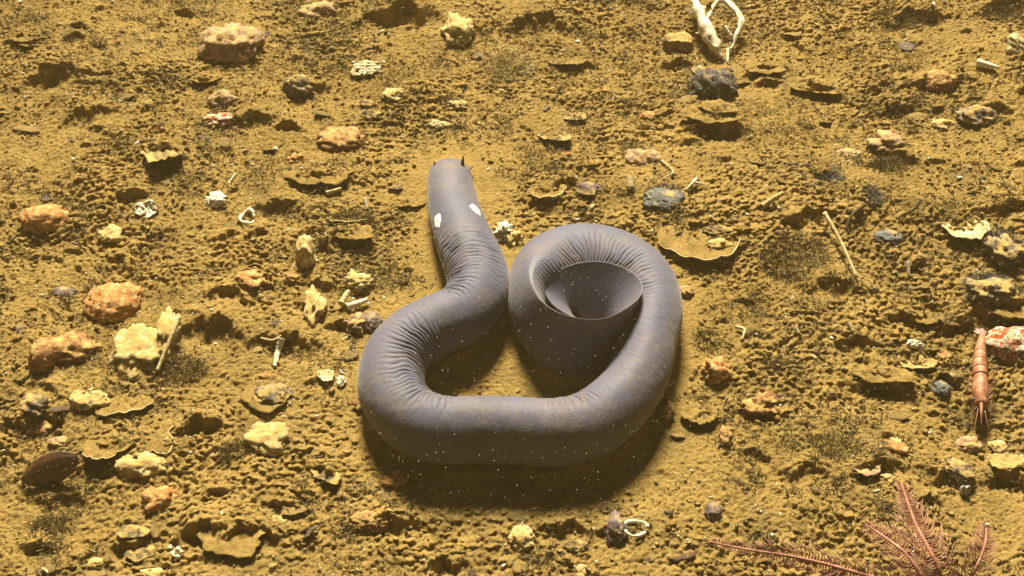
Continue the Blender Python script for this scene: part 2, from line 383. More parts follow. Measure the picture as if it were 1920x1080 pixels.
def build_hagfish():
    n = len(HP); K = 112
    P = HP[:, :3]; T = np.gradient(P, axis=0); T /= np.linalg.norm(T, axis=1)[:, None]
    side = np.cross(T, np.array([0, 0, 1.0])); side /= np.linalg.norm(side, axis=1)[:, None]
    up = np.cross(side, T)
    ang = np.unwrap(np.arctan2(T[:, 1], T[:, 0])); ds = HS[1] - HS[0]
    kap = np.gradient(ang, ds)                              # + = turning left (inside is -side)
    kap = np.convolve(np.pad(kap, 30, 'edge'), np.ones(61) / 61, 'valid')
    W, H, TI, SH, RI = HP[:, 3] / 2, HP[:, 4] / 2, HP[:, 5], HP[:, 6], HP[:, 7]
    th = np.linspace(0, 2 * math.pi, K, endpoint=False)
    ct, st = np.cos(th)[None, :], np.sin(th)[None, :]
    S = HS[:, None]
    cap = np.sqrt(np.clip(1 - ((.016 - HS) / .016).clip(0, 1) ** 2.4, .02, 1))
    capt = np.sqrt(np.clip(1 - ((.012 - (HS[-1] - HS)) / .012).clip(0, 1) ** 2, .02, 1))
    W = W * (.5 + .5 * cap) * capt; H = H * (.55 + .45 * cap) * (.4 + .6 * capt)
    hh = (st + 1) / 2
    a = W[:, None] * ct * (1 - SH[:, None] * hh ** 1.3)
    b = H[:, None] * st
    # flattened belly, slight dorsal flattening towards the head
    b = np.where(st < 0, b * (1 - .10 * (1 - SH[:, None])), b)
    crv = np.clip(np.abs(kap) * .027, 0, 1.4)[:, None]
    inside = np.clip(-np.sign(kap)[:, None] * ct, -1, 1)
    ins = sstep(-.55, .45, inside)
    # wrinkles
    ph = noise2(S * 26 + 0 * ct, th[None, :] * 1.1 + 0 * S, 61)
    ph2 = noise2(S * 90 + 0 * ct, th[None, :] * 2.3 + 0 * S, 62)
    lam = np.where(S < .20, .0056, .0052)
    coil = sstep(.61, .64, S / 1.0) if False else None
    wr = np.sin(2 * math.pi * (S / .0084) + 3.2 * ph + 1.2 * ph2)
    wr = 1 - np.abs(wr) ** .62                         # sharp creases
    wr2 = np.sin(2 * math.pi * S / .0140 + 3.0 * ph + 1.5 * ph2 + 1)
    amp = sstep(.18, .62, crv) * ins
    prog = S / HS[-1]
    brk = sstep(-.45, .25, noise2(S * 45 + 3, th[None, :] * 2.0, 63))
    amp = amp * (.6 + .4 * brk)
    # the neck folds run over the back as well; the front arc stays smooth
    neck = np.exp(-((S - .132) / .024) ** 2)
    amp = np.maximum(amp, neck * (.35 + .65 * brk) * sstep(-.3, .6, st + .3 * ct) * .9)
    head_fold = np.exp(-((S - .024) / .014) ** 2) * sstep(.2, .9, -ct) * .55
    amp = np.maximum(amp, head_fold * brk * sstep(.4, .9, -ct))
    amp = amp * (1 - .8 * SH[:, None])
    rad = .00135 * amp * (wr2 * .22 - wr * 1.0)
    fine_w = (.00014 * ph2 + .00010 * noise2(S * 300 + 0 * ct, th[None, :] * 3, 68)) * np.ones_like(ct)
    big = .0011 * noise2(S * 11 + 0 * ct, th[None, :] * .9, 66) * np.minimum(1, S / .05)
    rad = (rad + fine_w + big) * np.clip(W / .012, 0.25, 1)[:, None] * (1 - .7 * SH[:, None])
    nl = np.sqrt((ct / np.maximum(W[:, None], .002)) ** 2 + (st / H[:, None]) ** 2)
    na, nb = ct / np.maximum(W[:, None], .002) / nl, st / H[:, None] / nl
    a = a + na * rad; b = b + nb * rad
    # bulge the outer flank low down where the tail stands as a wall
    a = a + SH[:, None] * W[:, None] * .25 * (1 - hh) * 1.0
    # rim waviness
    b = b + SH[:, None] * .0016 * np.maximum(st, 0) ** 4 * noise2(S * 40 + 0 * ct, 0 * S + 0 * ct + 3, 67)
    # tilt about the base
    c0, s0 = np.cos(TI)[:, None], np.sin(TI)[:, None]
    bb = b + H[:, None]
    a2 = a * c0 + bb * s0 - (H * np.sin(TI))[:, None]; b2 = -a * s0 + bb * c0 - H[:, None]
    Vv = P[:, None, :] + side[:, None, :] * a2[..., None] + up[:, None, :] * b2[..., None]
    V0 = Vv.reshape(-1, 3)
    I = np.arange(n * K).reshape(n, K); J = np.roll(I, -1, 1)
    Fq = np.stack([I[:-1], I[1:], J[1:], J[:-1]], -1).reshape(-1, 4)
    faces = Fq.tolist()
    nose = P[0] - T[0] * .0022; tail = P[-1] + T[-1] * .002
    verts = np.vstack([V0, nose, tail])
    Ft = [(n * K, int(I[0, k]), int(J[0, k])) for k in range(K)] + [(n * K + 1, int(J[-1, k]), int(I[-1, k])) for k in range(K)]
    me = mesh_np('hagfish', verts, faces + Ft, mat_hagfish())
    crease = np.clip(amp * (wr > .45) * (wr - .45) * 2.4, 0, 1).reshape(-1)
    rim = (RI[:, None] * sstep(.965, .995, st) * np.ones_like(ct)).reshape(-1)
    silt = np.zeros(len(V0))
    for (px, py, z, r) in ((930, 548, .045, .009), (1020, 800, .052, .016), (1090, 795, .05, .016), (985, 803, .052, .014), (1150, 770, .05, .014),
                           (842, 314, .024, .010), (870, 312, .02, .006), (1210, 690, .05, .02), (1120, 470, .05, .006), (865, 430, .038, .012)):
        q = at(px, py, z); w = {(865, 430): .35, (1210, 690): .45, (842, 314): .9}.get((px, py), 1.0 if py < 600 else .62)
        silt = np.maximum(silt, w * np.exp(-(((V0 - q) / (r * np.array([1.3, .8, 1]))) ** 2).sum(1)))
    low = np.clip(1 - V0[:, 2] / .020, 0, 1) * .55         # silt clinging where the skin meets the mud
    dust = sstep(.12, .55, noise3(V0, 22, 95) + .5 * noise3(V0, 60, 96)) * .34
    silt = np.maximum(np.maximum(silt, low), dust)
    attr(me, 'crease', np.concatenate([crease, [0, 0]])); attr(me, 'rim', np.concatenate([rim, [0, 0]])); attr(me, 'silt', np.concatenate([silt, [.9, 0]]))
    o = obj('hagfish', me)
    tag(o, 'grey lavender hagfish coiled on the mud with wrinkled bends and two white eye spots', 'hagfish')
    return o, verts, faces + Ft
hag, HV, HF = build_hagfish()
bvh = BVHTree.FromPolygons([Vector(v) for v in HV.tolist()], HF)
def mat_plain(name, col, rough=.6, spec=.3):
    t = NT(name); return t.done(t.mix(t.ramp(t.noise(250, 3), [(.3, .0), (.7, 1.0)]), col, tuple(c * .8 for c in col)), rough, t.bump(t.noise(900, 3), .0001, .5), spec)
M['eye'] = mat_plain('pale_eye_skin', (.85, .80, .74), .45)
M['barbel'] = mat_plain('barbel_skin', (.08, .07, .07), .6)
def eye_spot(px, py, w, h, ang):
    d = ray(px, py); loc, nor, i, dist = bvh.ray_cast(Vector(CAM), Vector(d).normalized())
    k = pxm(loc); u = nor.cross(Vector((0, 1, .2))).normalized(); v = nor.cross(u).normalized()
    Vs, Fs = [], []
    N, RN = 26, 5
    vr = random.Random(px)
    wob = [vr.uniform(.72, 1.18) for _ in range(N)]
    hit = bvh.find_nearest(loc); Vs.append(hit[0] + nor * .0006)
    for r in range(1, RN + 1):
        for j in range(N):
            t = 2 * math.pi * j / N; f = r / RN * (wob[j] * .5 + wob[j - 1] * .5)
            tear = 1 - .35 * max(0, math.sin(t))
            x = math.cos(t) * w / 2 * k * f * tear; y = math.sin(t) * h / 2 * k * f
            q = loc + u * (x * math.cos(ang) - y * math.sin(ang)) + v * (x * math.sin(ang) + y * math.cos(ang))
            g = bvh.find_nearest(q); Vs.append(g[0] + g[1] * (.0006 if r < RN - 1 else (.0004 if r < RN else -.0006)))
    for j in range(N): Fs.append((0, 1 + j, 1 + (j + 1) % N))
    for r in range(RN - 1):
        for j in range(N):
            a = 1 + r * N + j; b = 1 + r * N + (j + 1) % N; Fs.append((a, a + N, b + N, b))
    e = obj('eye_spot', mesh_np('eye_spot', np.array([tuple(v) for v in Vs]), Fs, M['eye']), hag)
    bm = bmesh.new(); bm.from_mesh(e.data); bmesh.ops.recalc_face_normals(bm, faces=bm.faces); bm.to_mesh(e.data); bm.free()
eye_spot(820, 415, 27, 46, R(12)); eye_spot(892, 393, 24, 38, R(20))

def sweep(pts, radii, sides=8, flat=1.0, closed_tip=True):
    """tube along points; returns verts, faces"""
    pts = np.array(pts, float); n = len(pts)
    T = np.gradient(pts, axis=0); T /= np.maximum(np.linalg.norm(T, axis=1), 1e-9)[:, None]
    ref = np.array([0, 0, 1.0]) if abs(T[0][2]) < .9 else np.array([1.0, 0, 0])
    Vs, Fs = [], []
    for i in range(n):
        s_ = np.cross(T[i], ref); s_ /= max(np.linalg.norm(s_), 1e-9); u_ = np.cross(s_, T[i])
        for k in range(sides):
            a = 2 * math.pi * k / sides
            Vs.append(pts[i] + radii[i] * (s_ * math.cos(a) + u_ * math.sin(a) * flat))
    for i in range(n - 1):
        for k in range(sides):
            a = i * sides + k; b = i * sides + (k + 1) % sides
            Fs.append((a, b, b + sides, a + sides))
    Vs.append(pts[0]); Vs.append(pts[-1]); c0 = len(Vs) - 2
    for k in range(sides):
        Fs.append((c0, (k + 1) % sides, k)); Fs.append((c0 + 1, (n - 1) * sides + k, (n - 1) * sides + (k + 1) % sides))
    return Vs, Fs
def curve_pts(ctrl, n=24):
    ctrl = np.array(ctrl, float)
    if len(ctrl) == 2: return ctrl[0] + (ctrl[1] - ctrl[0]) * np.linspace(0, 1, n)[:, None]
    Q = np.vstack([2 * ctrl[0] - ctrl[1], ctrl, 2 * ctrl[-1] - ctrl[-2]]); out = []
    m = max(2, n // (len(ctrl) - 1))
    for i in range(1, len(Q) - 2):
        t = np.linspace(0, 1, m, endpoint=False)[:, None]; a, b, c, d = Q[i - 1], Q[i], Q[i + 1], Q[i + 2]
        out.append(.5 * (2 * b + (c - a) * t + (2 * a - 5 * b + 4 * c - d) * t ** 2 + (3 * b - a - 3 * c + d) * t ** 3))
    return np.vstack(out + [ctrl[-1:]])
def merge(parts):
    V, F = [], []
    for v, f in parts:
        o = len(V); V += [tuple(p) for p in v]; F += [tuple(i + o for i in q) for q in f]
    return np.array(V), F
def barbel(pix, r):
    c = [at(px, py, z) for px, py, z in pix]
    p = curve_pts(c, 14); v, f = sweep(p, np.linspace(r, r * .15, len(p)), 8)
    obj('barbel', mesh_np('barbel', v, f, M['barbel']), hag)
barbel([(823, 326, .014), (819, 314, .018), (813, 302, .022)], .0032)
barbel([(866, 322, .016), (867, 308, .022), (869, 292, .028)], .0030)
barbel([(830, 322, .008), (826, 316, .006), (818, 312, .004)], .0018)
barbel([(874, 324, .010), (881, 316, .008), (888, 313, .005)], .0015)

# ---------------------------------------------------------------- generators for stones, shells and crusts (local, metres)
ICO = {}
def ico(sub):
    if sub not in ICO:
        bm = bmesh.new(); bmesh.ops.create_icosphere(bm, subdivisions=sub, radius=1)
        ICO[sub] = (np.array([v.co[:] for v in bm.verts]), np.array([[v.index for v in f.verts] for f in bm.faces])); bm.free()
    return ICO[sub]
def lump_mesh(name, rx, ry, rz, mat, seed, rough=.22, sub=4, spiky=.05, facet=0.0):
    v, f = ico(sub); v = v.copy()
    o = np.array([seed * 1.37, seed * .71, seed * 2.3])
    if facet > 0:                                            # flatten against random planes: broken stone
        rr = random.Random(seed)
        for _ in range(11):
            nrm = np.array([rr.gauss(0, 1), rr.gauss(0, 1), rr.gauss(0, 1)]); nrm /= np.linalg.norm(nrm); d = rr.uniform(.62, .9)
            ex = np.maximum(v @ nrm - d, 0); v = v - facet * ex[:, None] * nrm[None]
    spiky = spiky + .05
    d = 1 + rough * noise3(v + o, 1.3, seed) + rough * .55 * noise3(v + o, 3.1, seed + 5) + spiky * noise3(v + o, 8, seed + 9) + spiky * .7 * noise3(v + o, 17, seed + 13)
    return mesh_np(name, v * d[:, None] * np.array([rx, ry, rz]), f, mat)
def plate_mesh(name, rx, ry, thick, dome, mat, seed, irr=.12, n=40, rings=7, ribs=0, conc=0.0):
    """curved shell plate: top and bottom skin with an uneven outline"""
    rr = random.Random(seed); ph = [rr.uniform(0, 6.28) for _ in range(6)]
    th = np.linspace(0, 2 * math.pi, n, endpoint=False)
    out = 1 + irr * (np.sin(2 * th + ph[0]) * .6 + np.sin(3 * th + ph[1]) * .5 + np.sin(5 * th + ph[2]) * .35 + np.sin(9 * th + ph[3]) * .2)
    out *= 1 + irr * .35 * np.array([rr.uniform(-1, 1) for _ in range(n)])
    V, F = [], []
    for sgn in (1, -1):
        base = len(V)
        V.append((0, 0, dome + sgn * thick / 2))
        for r in range(1, rings + 1):
            q = r / rings
            for j in range(n):
                x, y = math.cos(th[j]) * rx * out[j] * q, math.sin(th[j]) * ry * out[j] * q
                z = dome * (1 - q * q) + sgn * thick / 2 * (1 - .6 * q ** 4)
                z += (math.sin(ribs * th[j]) * thick * .35 * q if ribs else 0) + conc * thick * math.sin(q * 22)
                z += thick * .5 * math.sin(4 * x / rx + ph[4]) * math.cos(3 * y / ry + ph[5]) + thick * .45 * math.sin(9 * x / rx + ph[0]) * math.sin(7 * y / ry + ph[1]) + thick * .35 * math.sin(17 * x / rx + 5 * y / ry + ph[2]) + thick * .3 * (rr.random() - .5)
                V.append((x, y, z))
        for j in range(n):
            t = (base, base + 1 + j, base + 1 + (j + 1) % n); F.append(t if sgn > 0 else t[::-1])
        for r in range(rings - 1):
            for j in range(n):
                a = base + 1 + r * n + j; b = base + 1 + r * n + (j + 1) % n
                t = (a, a + n, b + n, b); F.append(t if sgn > 0 else t[::-1])
    t0 = 1 + (rings - 1) * n; b0 = (1 + rings * n) + t0
    for j in range(n):
        j2 = (j + 1) % n; F.append((t0 + j, b0 + j, b0 + j2, t0 + j2))
    return mesh_np(name, np.array(V), F, mat)
def chip_mesh(name, mat, seed, sx=1, sy=.6, sz=.22):
    rr = random.Random(seed); bm = bmesh.new()
    for _ in range(13):
        d = Vector((rr.gauss(0, 1), rr.gauss(0, 1), rr.gauss(0, 1))).normalized() * rr.uniform(.75, 1.05)
        bm.verts.new((d.x * sx, d.y * sy, d.z * sz))
    bmesh.ops.convex_hull(bm, input=bm.verts)
    bmesh.ops.delete(bm, geom=[v for v in bm.verts if not v.link_faces], context='VERTS')
    bmesh.ops.bevel(bm, geom=list(bm.edges), offset=.05, segments=1, affect='EDGES')
    me = bpy.data.meshes.new(name); bm.to_mesh(me); bm.free(); me.materials.append(mat); return me
def bristles(cx, cy, cz, rx, ry, rz, count, length, rad, seed, up=.6, spread=1.0):
    """hair-like tuft: thin curved three-sided blades"""
    rr = random.Random(seed); parts = []
    for _ in range(count):
        a = rr.uniform(0, 6.283); q = math.sqrt(rr.random())
        x, y = math.cos(a) * q, math.sin(a) * q
        b = np.array([cx + x * rx, cy + y * ry, cz + rz * (1 - q * q)])
        d = np.array([x * spread + rr.gauss(0, .5), y * spread + rr.gauss(0, .5), up + rr.random()]); d /= np.linalg.norm(d)
        L = length * rr.uniform(.4, 1.15); bend = np.array([rr.gauss(0, .35), rr.gauss(0, .35), -.25]) * L
        p = [b, b + d * L * .5 + bend * .25, b + d * L + bend]
        parts.append(sweep(p, [rad, rad * .8, rad * .3], 3))
    return merge(parts)

def S(px, py): return pxm(ground(px, py))
def lump(px, py, w, h, mat, name, label, cat, seed, group=None, flat=.58, sink=.42, rough=.22, sub=4, spiky=.05, rz=None, facet=0.0):
    p = ground(px, py + h * .15); k = pxm(p)
    if mat == 'cream': spiky = max(.03, spiky - .08); flat = min(flat, .5) if flat < 1 else flat
    rx = w / 2 * k; ry = h / 2 * k / .87; r3 = ry * flat
    me = lump_mesh(name, rx, ry, r3, M[mat], seed, rough, sub, spiky, facet)
    z = hz_avg(p[0], p[1], max(.003, .6 * min(rx, ry))) + r3 * (1 - 2 * sink)
    return tag(obj(name, me, None, (p[0], p[1], z), (0, 0, rz if rz is not None else 0)), label, cat, group)
def plate(px, py, w, h, mat, name, label, cat, seed, group=None, tilt=12, roll=0, yaw=0, dome=.12, thick=2.2, lift=.002, irr=.12, ribs=0, conc=0.0, rim=None):
    p = ground(px, py); k = pxm(p)
    rx = w / 2 * k; ry = h / 2 * k / max(.35, math.sin(PITCH + R(tilt)))
    me = plate_mesh(name, rx, ry, thick * k, dome * rx, M[mat], seed, irr * 1.5, ribs=ribs, conc=conc)
    z = hz_avg(p[0], p[1], max(.003, .7 * min(rx, ry))) + lift + abs(math.sin(R(tilt))) * ry * .22
    o = obj(name, me, None, (p[0], p[1], z)); o.rotation_mode = 'ZXY'; o.rotation_euler = (R(tilt), R(roll), R(yaw))
    if rim:
        co = np.array([v.co[:] for v in me.vertices]); n = 40; top = co[1 + 6 * n:1 + 7 * n]
        a0, a1 = rim; js = [int(j) % n for j in range(int(a0 / 360 * n), int(a1 / 360 * n) + 1)]
        pts = top[js]; v, f = sweep(pts, np.interp(np.linspace(0, 1, len(pts)), [0, .2, .7, 1], [.5, 1.6, 1.9, .5]) * k, 6)
        obj('rim', mesh_np('rim', v, f, M['ivory']), o)
    return tag(o, label, cat, group)
def rod(pix, r, mat, name, label, cat, group=None, sides=8, taper=.6, wob=0.0, seed=0):
    c = []
    for px, py, z in pix:
        g = ground(px, py, z); c.append([g[0], g[1], g[2] + z])
    p = curve_pts(c, 28); org = p[0].copy(); k = pxm(p[0]); n = len(p); rr = random.Random(seed)
    rad = [r * k * (1 + (taper - 1) * i / (n - 1)) * (1 + wob * rr.uniform(-1, 1)) for i in range(n)]
    v, f = sweep(p - org, rad, sides)
    return tag(obj(name, mesh_np(name, v, f, M[mat]), None, org), label, cat, group)

# ---------------------------------------------------------------- encrusted stones
E = 'encrusted_stone'
lump(85, 403, 92, 62, 'orange', E, 'smooth orange stone with pale top alone on bare mud', 'stone', 3, rough=.14)
lump(214, 560, 112, 80, 'orange', E, 'large round orange stone speckled with cream crust', 'stone', 4, rough=.12, flat=.6, spiky=.08)
lump(437, 72, 116, 92, 'pink', E, 'tall pinkish stone with pale crust on its crown', 'stone', 5, rough=.3, flat=.55, spiky=.12)
lump(82, 662, 54, 60, 'rust', E, 'small round rusty brown stone with a velvety surface', 'stone', 6, rough=.1, flat=.9)
lump(137, 645, 96, 60, 'rust', E, 'jagged rusty slab with a pale broken lip beside the round brown stone', 'stone', 7, rough=.3, flat=.5)
lump(640, 255, 92, 58, 'rust', E, 'low speckled reddish mound of crust in smooth mud', 'stone', 8, rough=.16, flat=.4, spiky=.12)
lump(502, 816, 82, 62, 'cream', E, 'pale cream and pink crumbly crust lump above a ledge', 'stone', 9, rough=.25, spiky=.16)
lump(690, 968, 74, 36, 'rust', E, 'orange brown crust cushion on a dark ledge edge', 'stone', 10, rough=.2, spiky=.14)
lump(741, 898, 44, 32, 'orange', E, 'bright yellow orange pebble at the foot of the hagfish', 'stone', 12, rough=.28, spiky=.15)
lump(1341, 694, 52, 44, 'orange', E, 'peaked orange pebble right of the hagfish bend', 'stone', 13, rough=.3, spiky=.12, flat=1.0)
lump(1895, 640, 116, 66, 'redwhite', E, 'red and white mottled stone beside the shrimp tail', 'stone', 14, rough=.2, spiky=.07)
lump(300, 930, 62, 46, 'orange', E, 'orange and yellow crust clump below the cream lump', 'stone', 15, rough=.32, spiky=.15)
lump(600, 18, 62, 40, 'pink', E, 'faded pink crust stone at the far edge of the mud', 'stone', 16, rough=.25)
lump(415, 185, 52, 40, 'pink', E, 'broken pink stone above the dark hollow', 'stone', 17, rough=.3, spiky=.1)
lump(410, 222, 50, 26, 'redwhite', E, 'red stained crust inside the dark hollow', 'stone', 18, rough=.3, spiky=.12)
lump(1245, 762, 32, 46, 'rust', E, 'rusty lump tucked against the hagfish flank', 'stone', 19, rough=.28, spiky=.12)
lump(1815, 832, 50, 32, 'pink', E, 'pale salmon stone in front of the shrimp', 'stone', 20, rough=.2)
lump(1682, 836, 38, 30, 'orange', E, 'small yellow stone with a rusty flank', 'stone', 21, rough=.25, spiky=.1)
lump(1768, 672, 26, 36, 'rust', E, 'small red crust knob next to the white lidded clam', 'stone', 22, rough=.3, spiky=.14)
lump(470, 520, 50, 34, 'orange', E, 'orange crust half sunk in a mud ring', 'stone', 23, rough=.3, flat=.5)
lump(545, 518, 26, 18, 'rust', E, 'tiny red orange crust beside the mud ring', 'stone', 24, rough=.3)
lump(1215, 215, 26, 22, 'orange', E, 'tiny orange knob on open mud behind the coil', 'stone', 26, rough=.25)
lump(1425, 760, 60, 44, 'rust', E, 'brown orange crumbling clod among dark crumbs', 'stone', 27, rough=.35, spiky=.16)
lump(1360, 815, 26, 40, 'rust', E, 'upright rusty crust sliver below the crumbling clod', 'stone', 28, rough=.3, spiky=.12)
lump(690, 745, 44, 36, 'rust', E, 'reddish crust against the left bend of the hagfish', 'stone', 29, rough=.3, spiky=.12, flat=.5)
lump(75, 800, 46, 34, 'rust', E, 'pale rimmed rusty stone in shaded rubble', 'stone', 30, rough=.3)
lump(110, 826, 40, 20, 'pink', E, 'flat pinkish stone with a shiny lower edge', 'stone', 31, rough=.2, flat=.4)
lump(1310, 130, 26, 20, 'pink', E, 'small salmon pebble below the broken white shell', 'stone', 32, rough=.2)
lump(1660, 265, 62, 44, 'pink', E, 'pale pink crusted stone with dark underside', 'stone', 33, rough=.3, spiky=.1)
lump(1590, 285, 50, 24, 'pink', E, 'faint salmon crust flush with the mud', 'stone', 34, rough=.2, flat=.25)
lump(1760, 150, 70, 46, 'rust', E, 'red brown stone capped with grey growth', 'stone', 35, rough=.28, spiky=.1)
lump(1830, 215, 70, 50, 'grey', 'grey_stone', 'grey purple stone with a rusty side among rubble', 'stone', 36, rough=.28, spiky=.1)

C = 'crust_lump'
lump(262, 645, 100, 88, 'cream', C, 'big yellow white crumbly crust slab leaning on a stick', 'crust', 40, rough=.3, flat=.35, spiky=.22)
lump(318, 610, 44, 90, 'cream', C, 'upright cream crust ridge behind the crumbly slab', 'crust', 41, rough=.32, flat=.4, spiky=.2)
lump(858, 52, 58, 66, 'cream', C, 'lacy yellow cream lump at the end of a dark hollow', 'crust', 42, rough=.3, spiky=.2)
lump(266, 868, 92, 48, 'cream', C, 'cream and orange lump with a notched lower edge', 'crust', 43, rough=.28, spiky=.1)
lump(979, 1004, 48, 46, 'cream', C, 'round yellow white lump in front of the hagfish', 'crust', 44, rough=.25, spiky=.2)
lump(574, 476, 36, 54, 'cream', C, 'pear shaped yellow lump standing on the mud', 'crust', 45, rough=.25, flat=1.2, spiky=.12)
lump(210, 440, 44, 36, 'cream', C, 'yellow white knob over a dark crevice', 'crust', 46, rough=.3, spiky=.15)
lump(165, 738, 72, 40, 'cream', C, 'wide cream lump with a bright lower rim', 'crust', 47, rough=.3, spiky=.15)
lump(524, 974, 38, 20, 'cream', C, 'small yellow patch on the lower ledge', 'crust', 48, rough=.3)
lump(740, 175, 40, 30, 'cream', C, 'faded yellow white knob on far open mud', 'crust', 49, rough=.3, spiky=.2)
lump(592, 570, 36, 64, 'cream', C, 'tall tattered yellow crust left of the hagfish neck', 'crust', 50, rough=.4, spiky=.25)
lump(672, 520, 52, 34, 'cream', C, 'lacy white and tan crust above the white shell pieces', 'crust', 51, rough=.35, spiky=.25)
lump(668, 600, 36, 36, 'pink', C, 'pinkish crust clump below the white shell pieces', 'crust', 52, rough=.35, spiky=.2)
lump(405, 372, 36, 28, 'white', C, 'white rough lump with a neighbouring pale grain', 'crust', 53, rough=.35, spiky=.2)
lump(555, 295, 28, 22, 'orange', C, 'small peach lump near the long dark ledge', 'crust', 54, rough=.3)
lump(1768, 232, 44, 26, 'cream', C, 'split yellow lump beside the grey purple stone', 'crust', 55, rough=.3)
lump(945, 430, 26, 40, 'white', C, 'tattered white crust between head and coil', 'crust', 56, rough=.45, spiky=.25)
lump(962, 445, 30, 34, 'cream', C, 'ragged cream crust touching the coil', 'crust', 57, rough=.45, spiky=.25)
lump(1665, 895, 24, 20, 'cream', C, 'yellow knob set in dark crumbling mud', 'crust', 58, rough=.3)
lump(1870, 835, 32, 26, 'cream', C, 'pale yellow knob beside the salmon stone', 'crust', 59, rough=.3, spiky=.15)
lump(180, 1052, 34, 20, 'cream', C, 'pale yellow pebble on the near mud', 'crust', 60, rough=.25)
lump(290, 1074, 56, 22, 'cream', C, 'broad cream pebble at the near edge of the mud', 'crust', 61, rough=.25)
lump(1090, 1070, 30, 24, 'cream', C, 'squat yellow knob on the near mud below the ring shell', 'crust', 62, rough=.3)
lump(1285, 545, 30, 22, 'pink', C, 'pale crust crumbs hard against the coil', 'crust', 63, rough=.4, spiky=.2)
lump(860, 195, 34, 22, 'cream', C, 'thin pale tuft of crust on far mud', 'crust', 64, rough=.4, spiky=.25, flat=.5)

# ---------------------------------------------------------------- grey growths
G = 'grey_sponge'
lump(1245, 368, 76, 48, 'bluegrey', G, 'flat blue grey sponge patch behind the coil', 'sponge', 70, rough=.18, flat=.22, sink=.25, spiky=.16)
M['dome'] = mat_speck('grey_dome', [(.3, (.07, .065, .065)), (.5, (.15, .135, .13)), (.62, (.24, .21, .19)), (.74, (.5, .36, .12))], 160, .95, .0022, .12)
lump(1337, 158, 84, 66, 'dome', G, 'dark grey knobbly dome with a yellow centre', 'sponge', 71, rough=.2, flat=.8, spiky=.16)
lump(560, 158, 54, 50, 'grey', 'grey_stone', 'dark grey three cornered stone standing on far mud', 'stone', 72, rough=.2, flat=1.0, facet=.9)
lump(1106, 350, 48, 24, 'purple', 'grey_stone', 'purple grey flat stone in front of a dark pit', 'stone', 73, rough=.2, flat=.5)
lump(120, 545, 46, 20, 'purple', 'grey_stone', 'purple grey flake beside the speckled orange stone', 'stone', 74, rough=.2, flat=.5)
lump(1885, 465, 66, 60, 'grey', G, 'dark grey feathery clump near the worm tubes', 'sponge', 75, rough=.35, spiky=.2)
lump(1855, 545, 76, 44, 'grey', G, 'grey lumpy growth above the dark crevice', 'sponge', 76, rough=.4, spiky=.2)
lump(1665, 442, 52, 30, 'bluegrey', G, 'pale grey flat patch below the curved worm tube', 'sponge', 77, rough=.2, flat=.3, spiky=.15)
lump(1765, 725, 30, 30, 'bluegrey', G, 'small blue grey patch in front of the white lidded clam', 'sponge', 78, rough=.2, flat=.35, spiky=.15)
lump(1337, 957, 32, 34, 'purple', G, 'pale mauve fuzzy ball on smooth mud', 'sponge', 79, rough=.1, flat=.8)
lump(1155, 985, 40, 50, 'purple', 'grey_stone', 'dark mauve stone beside the white ring shell', 'stone', 80, rough=.28, spiky=.1)
lump(1080, 1020, 42, 26, 'dark', 'grey_stone', 'small blackish stone left of the ring shell', 'stone', 81, rough=.25)
lump(70, 765, 50, 40, 'grey', 'grey_stone', 'dull grey stone in shaded rubble', 'stone', 82, rough=.3, spiky=.1)
lump(510, 735, 70, 46, 'grey', 'grey_stone', 'grey grained round stone in the mud', 'stone', 83, rough=.16, flat=.45, spiky=.1)
lump(505, 705, 30, 10, 'orange', C, 'thin red orange crust on the grey grained stone', 'crust', 84, rough=.3)
lump(695, 600, 40, 34, 'purple', 'grey_stone', 'mauve grey stone left of the hagfish shoulder', 'stone', 85, rough=.25)
lump(1790, 885, 60, 34, 'grey', 'grey_stone', 'grey slanting stone above the striped clam', 'stone', 86, rough=.3, flat=.5, spiky=.12, rz=-.4)
lump(700, 215, 40, 26, 'dark', 'grey_stone', 'flat dark stone on far mud near the speckled mound', 'stone', 87, rough=.2, facet=.8, flat=.5)
lump(690, 195, 32, 22, 'dark', 'grey_stone', 'small brown black stone behind the flat dark stone', 'stone', 88, rough=.2, facet=.8)
lump(1270, 75, 60, 50, 'siltshell', 'silted_block', 'square mud covered block with a shaded front', 'stone', 89, rough=.08, facet=1.0, flat=.8)
def tuft(px, py, w, h, mat, n, L, name, label, cat, seed, group=None, rad=.00035):
    p = ground(px, py); k = pxm(p)
    v, f = bristles(0, 0, -.001, w / 2 * k * 1.1, h / 2 * k / .73 * 1.1, .12 * h * k, int(n * 1.4), L * .62, rad * .9, seed, up=.15, spread=.7)
    return tag(obj(name, mesh_np(name, v, f, M[mat]), None, (p[0], p[1], hz_avg(p[0], p[1], .004))), label, cat, group)
TU = 'hydroid_tuft'
tuft(1245, 365, 70, 40, 'greyfuzz', 260, .006, TU, 'short grey fuzz over the flat sponge patch', 'hydroid', 1)
tuft(1556, 332, 40, 30, 'greyfuzz', 240, .010, TU, 'dark grey bushy tuft right of the yellow splinter', 'hydroid', 2)
tuft(1634, 366, 26, 34, 'greyfuzz', 160, .010, TU, 'mauve grey tuft at the root of the curved worm tube', 'hydroid', 3)
tuft(950, 120, 90, 60, 'palefuzz', 260, .016, TU, 'tall pale bristly tuft on far mud', 'hydroid', 4)
tuft(1885, 455, 60, 50, 'greyfuzz', 320, .012, TU, 'bushy grey tuft on the feathery clump', 'hydroid', 5)
tuft(1850, 535, 66, 36, 'greyfuzz', 320, .010, TU, 'grey tuft above the dark crevice', 'hydroid', 6)
tuft(1690, 205, 60, 50, 'fuzz', 320, .014, TU, 'dark brown bush in the far rubble', 'hydroid', 7)
tuft(1700, 35, 110, 60, 'fuzz', 500, .018, TU, 'large brown bush at the far edge', 'hydroid', 8)
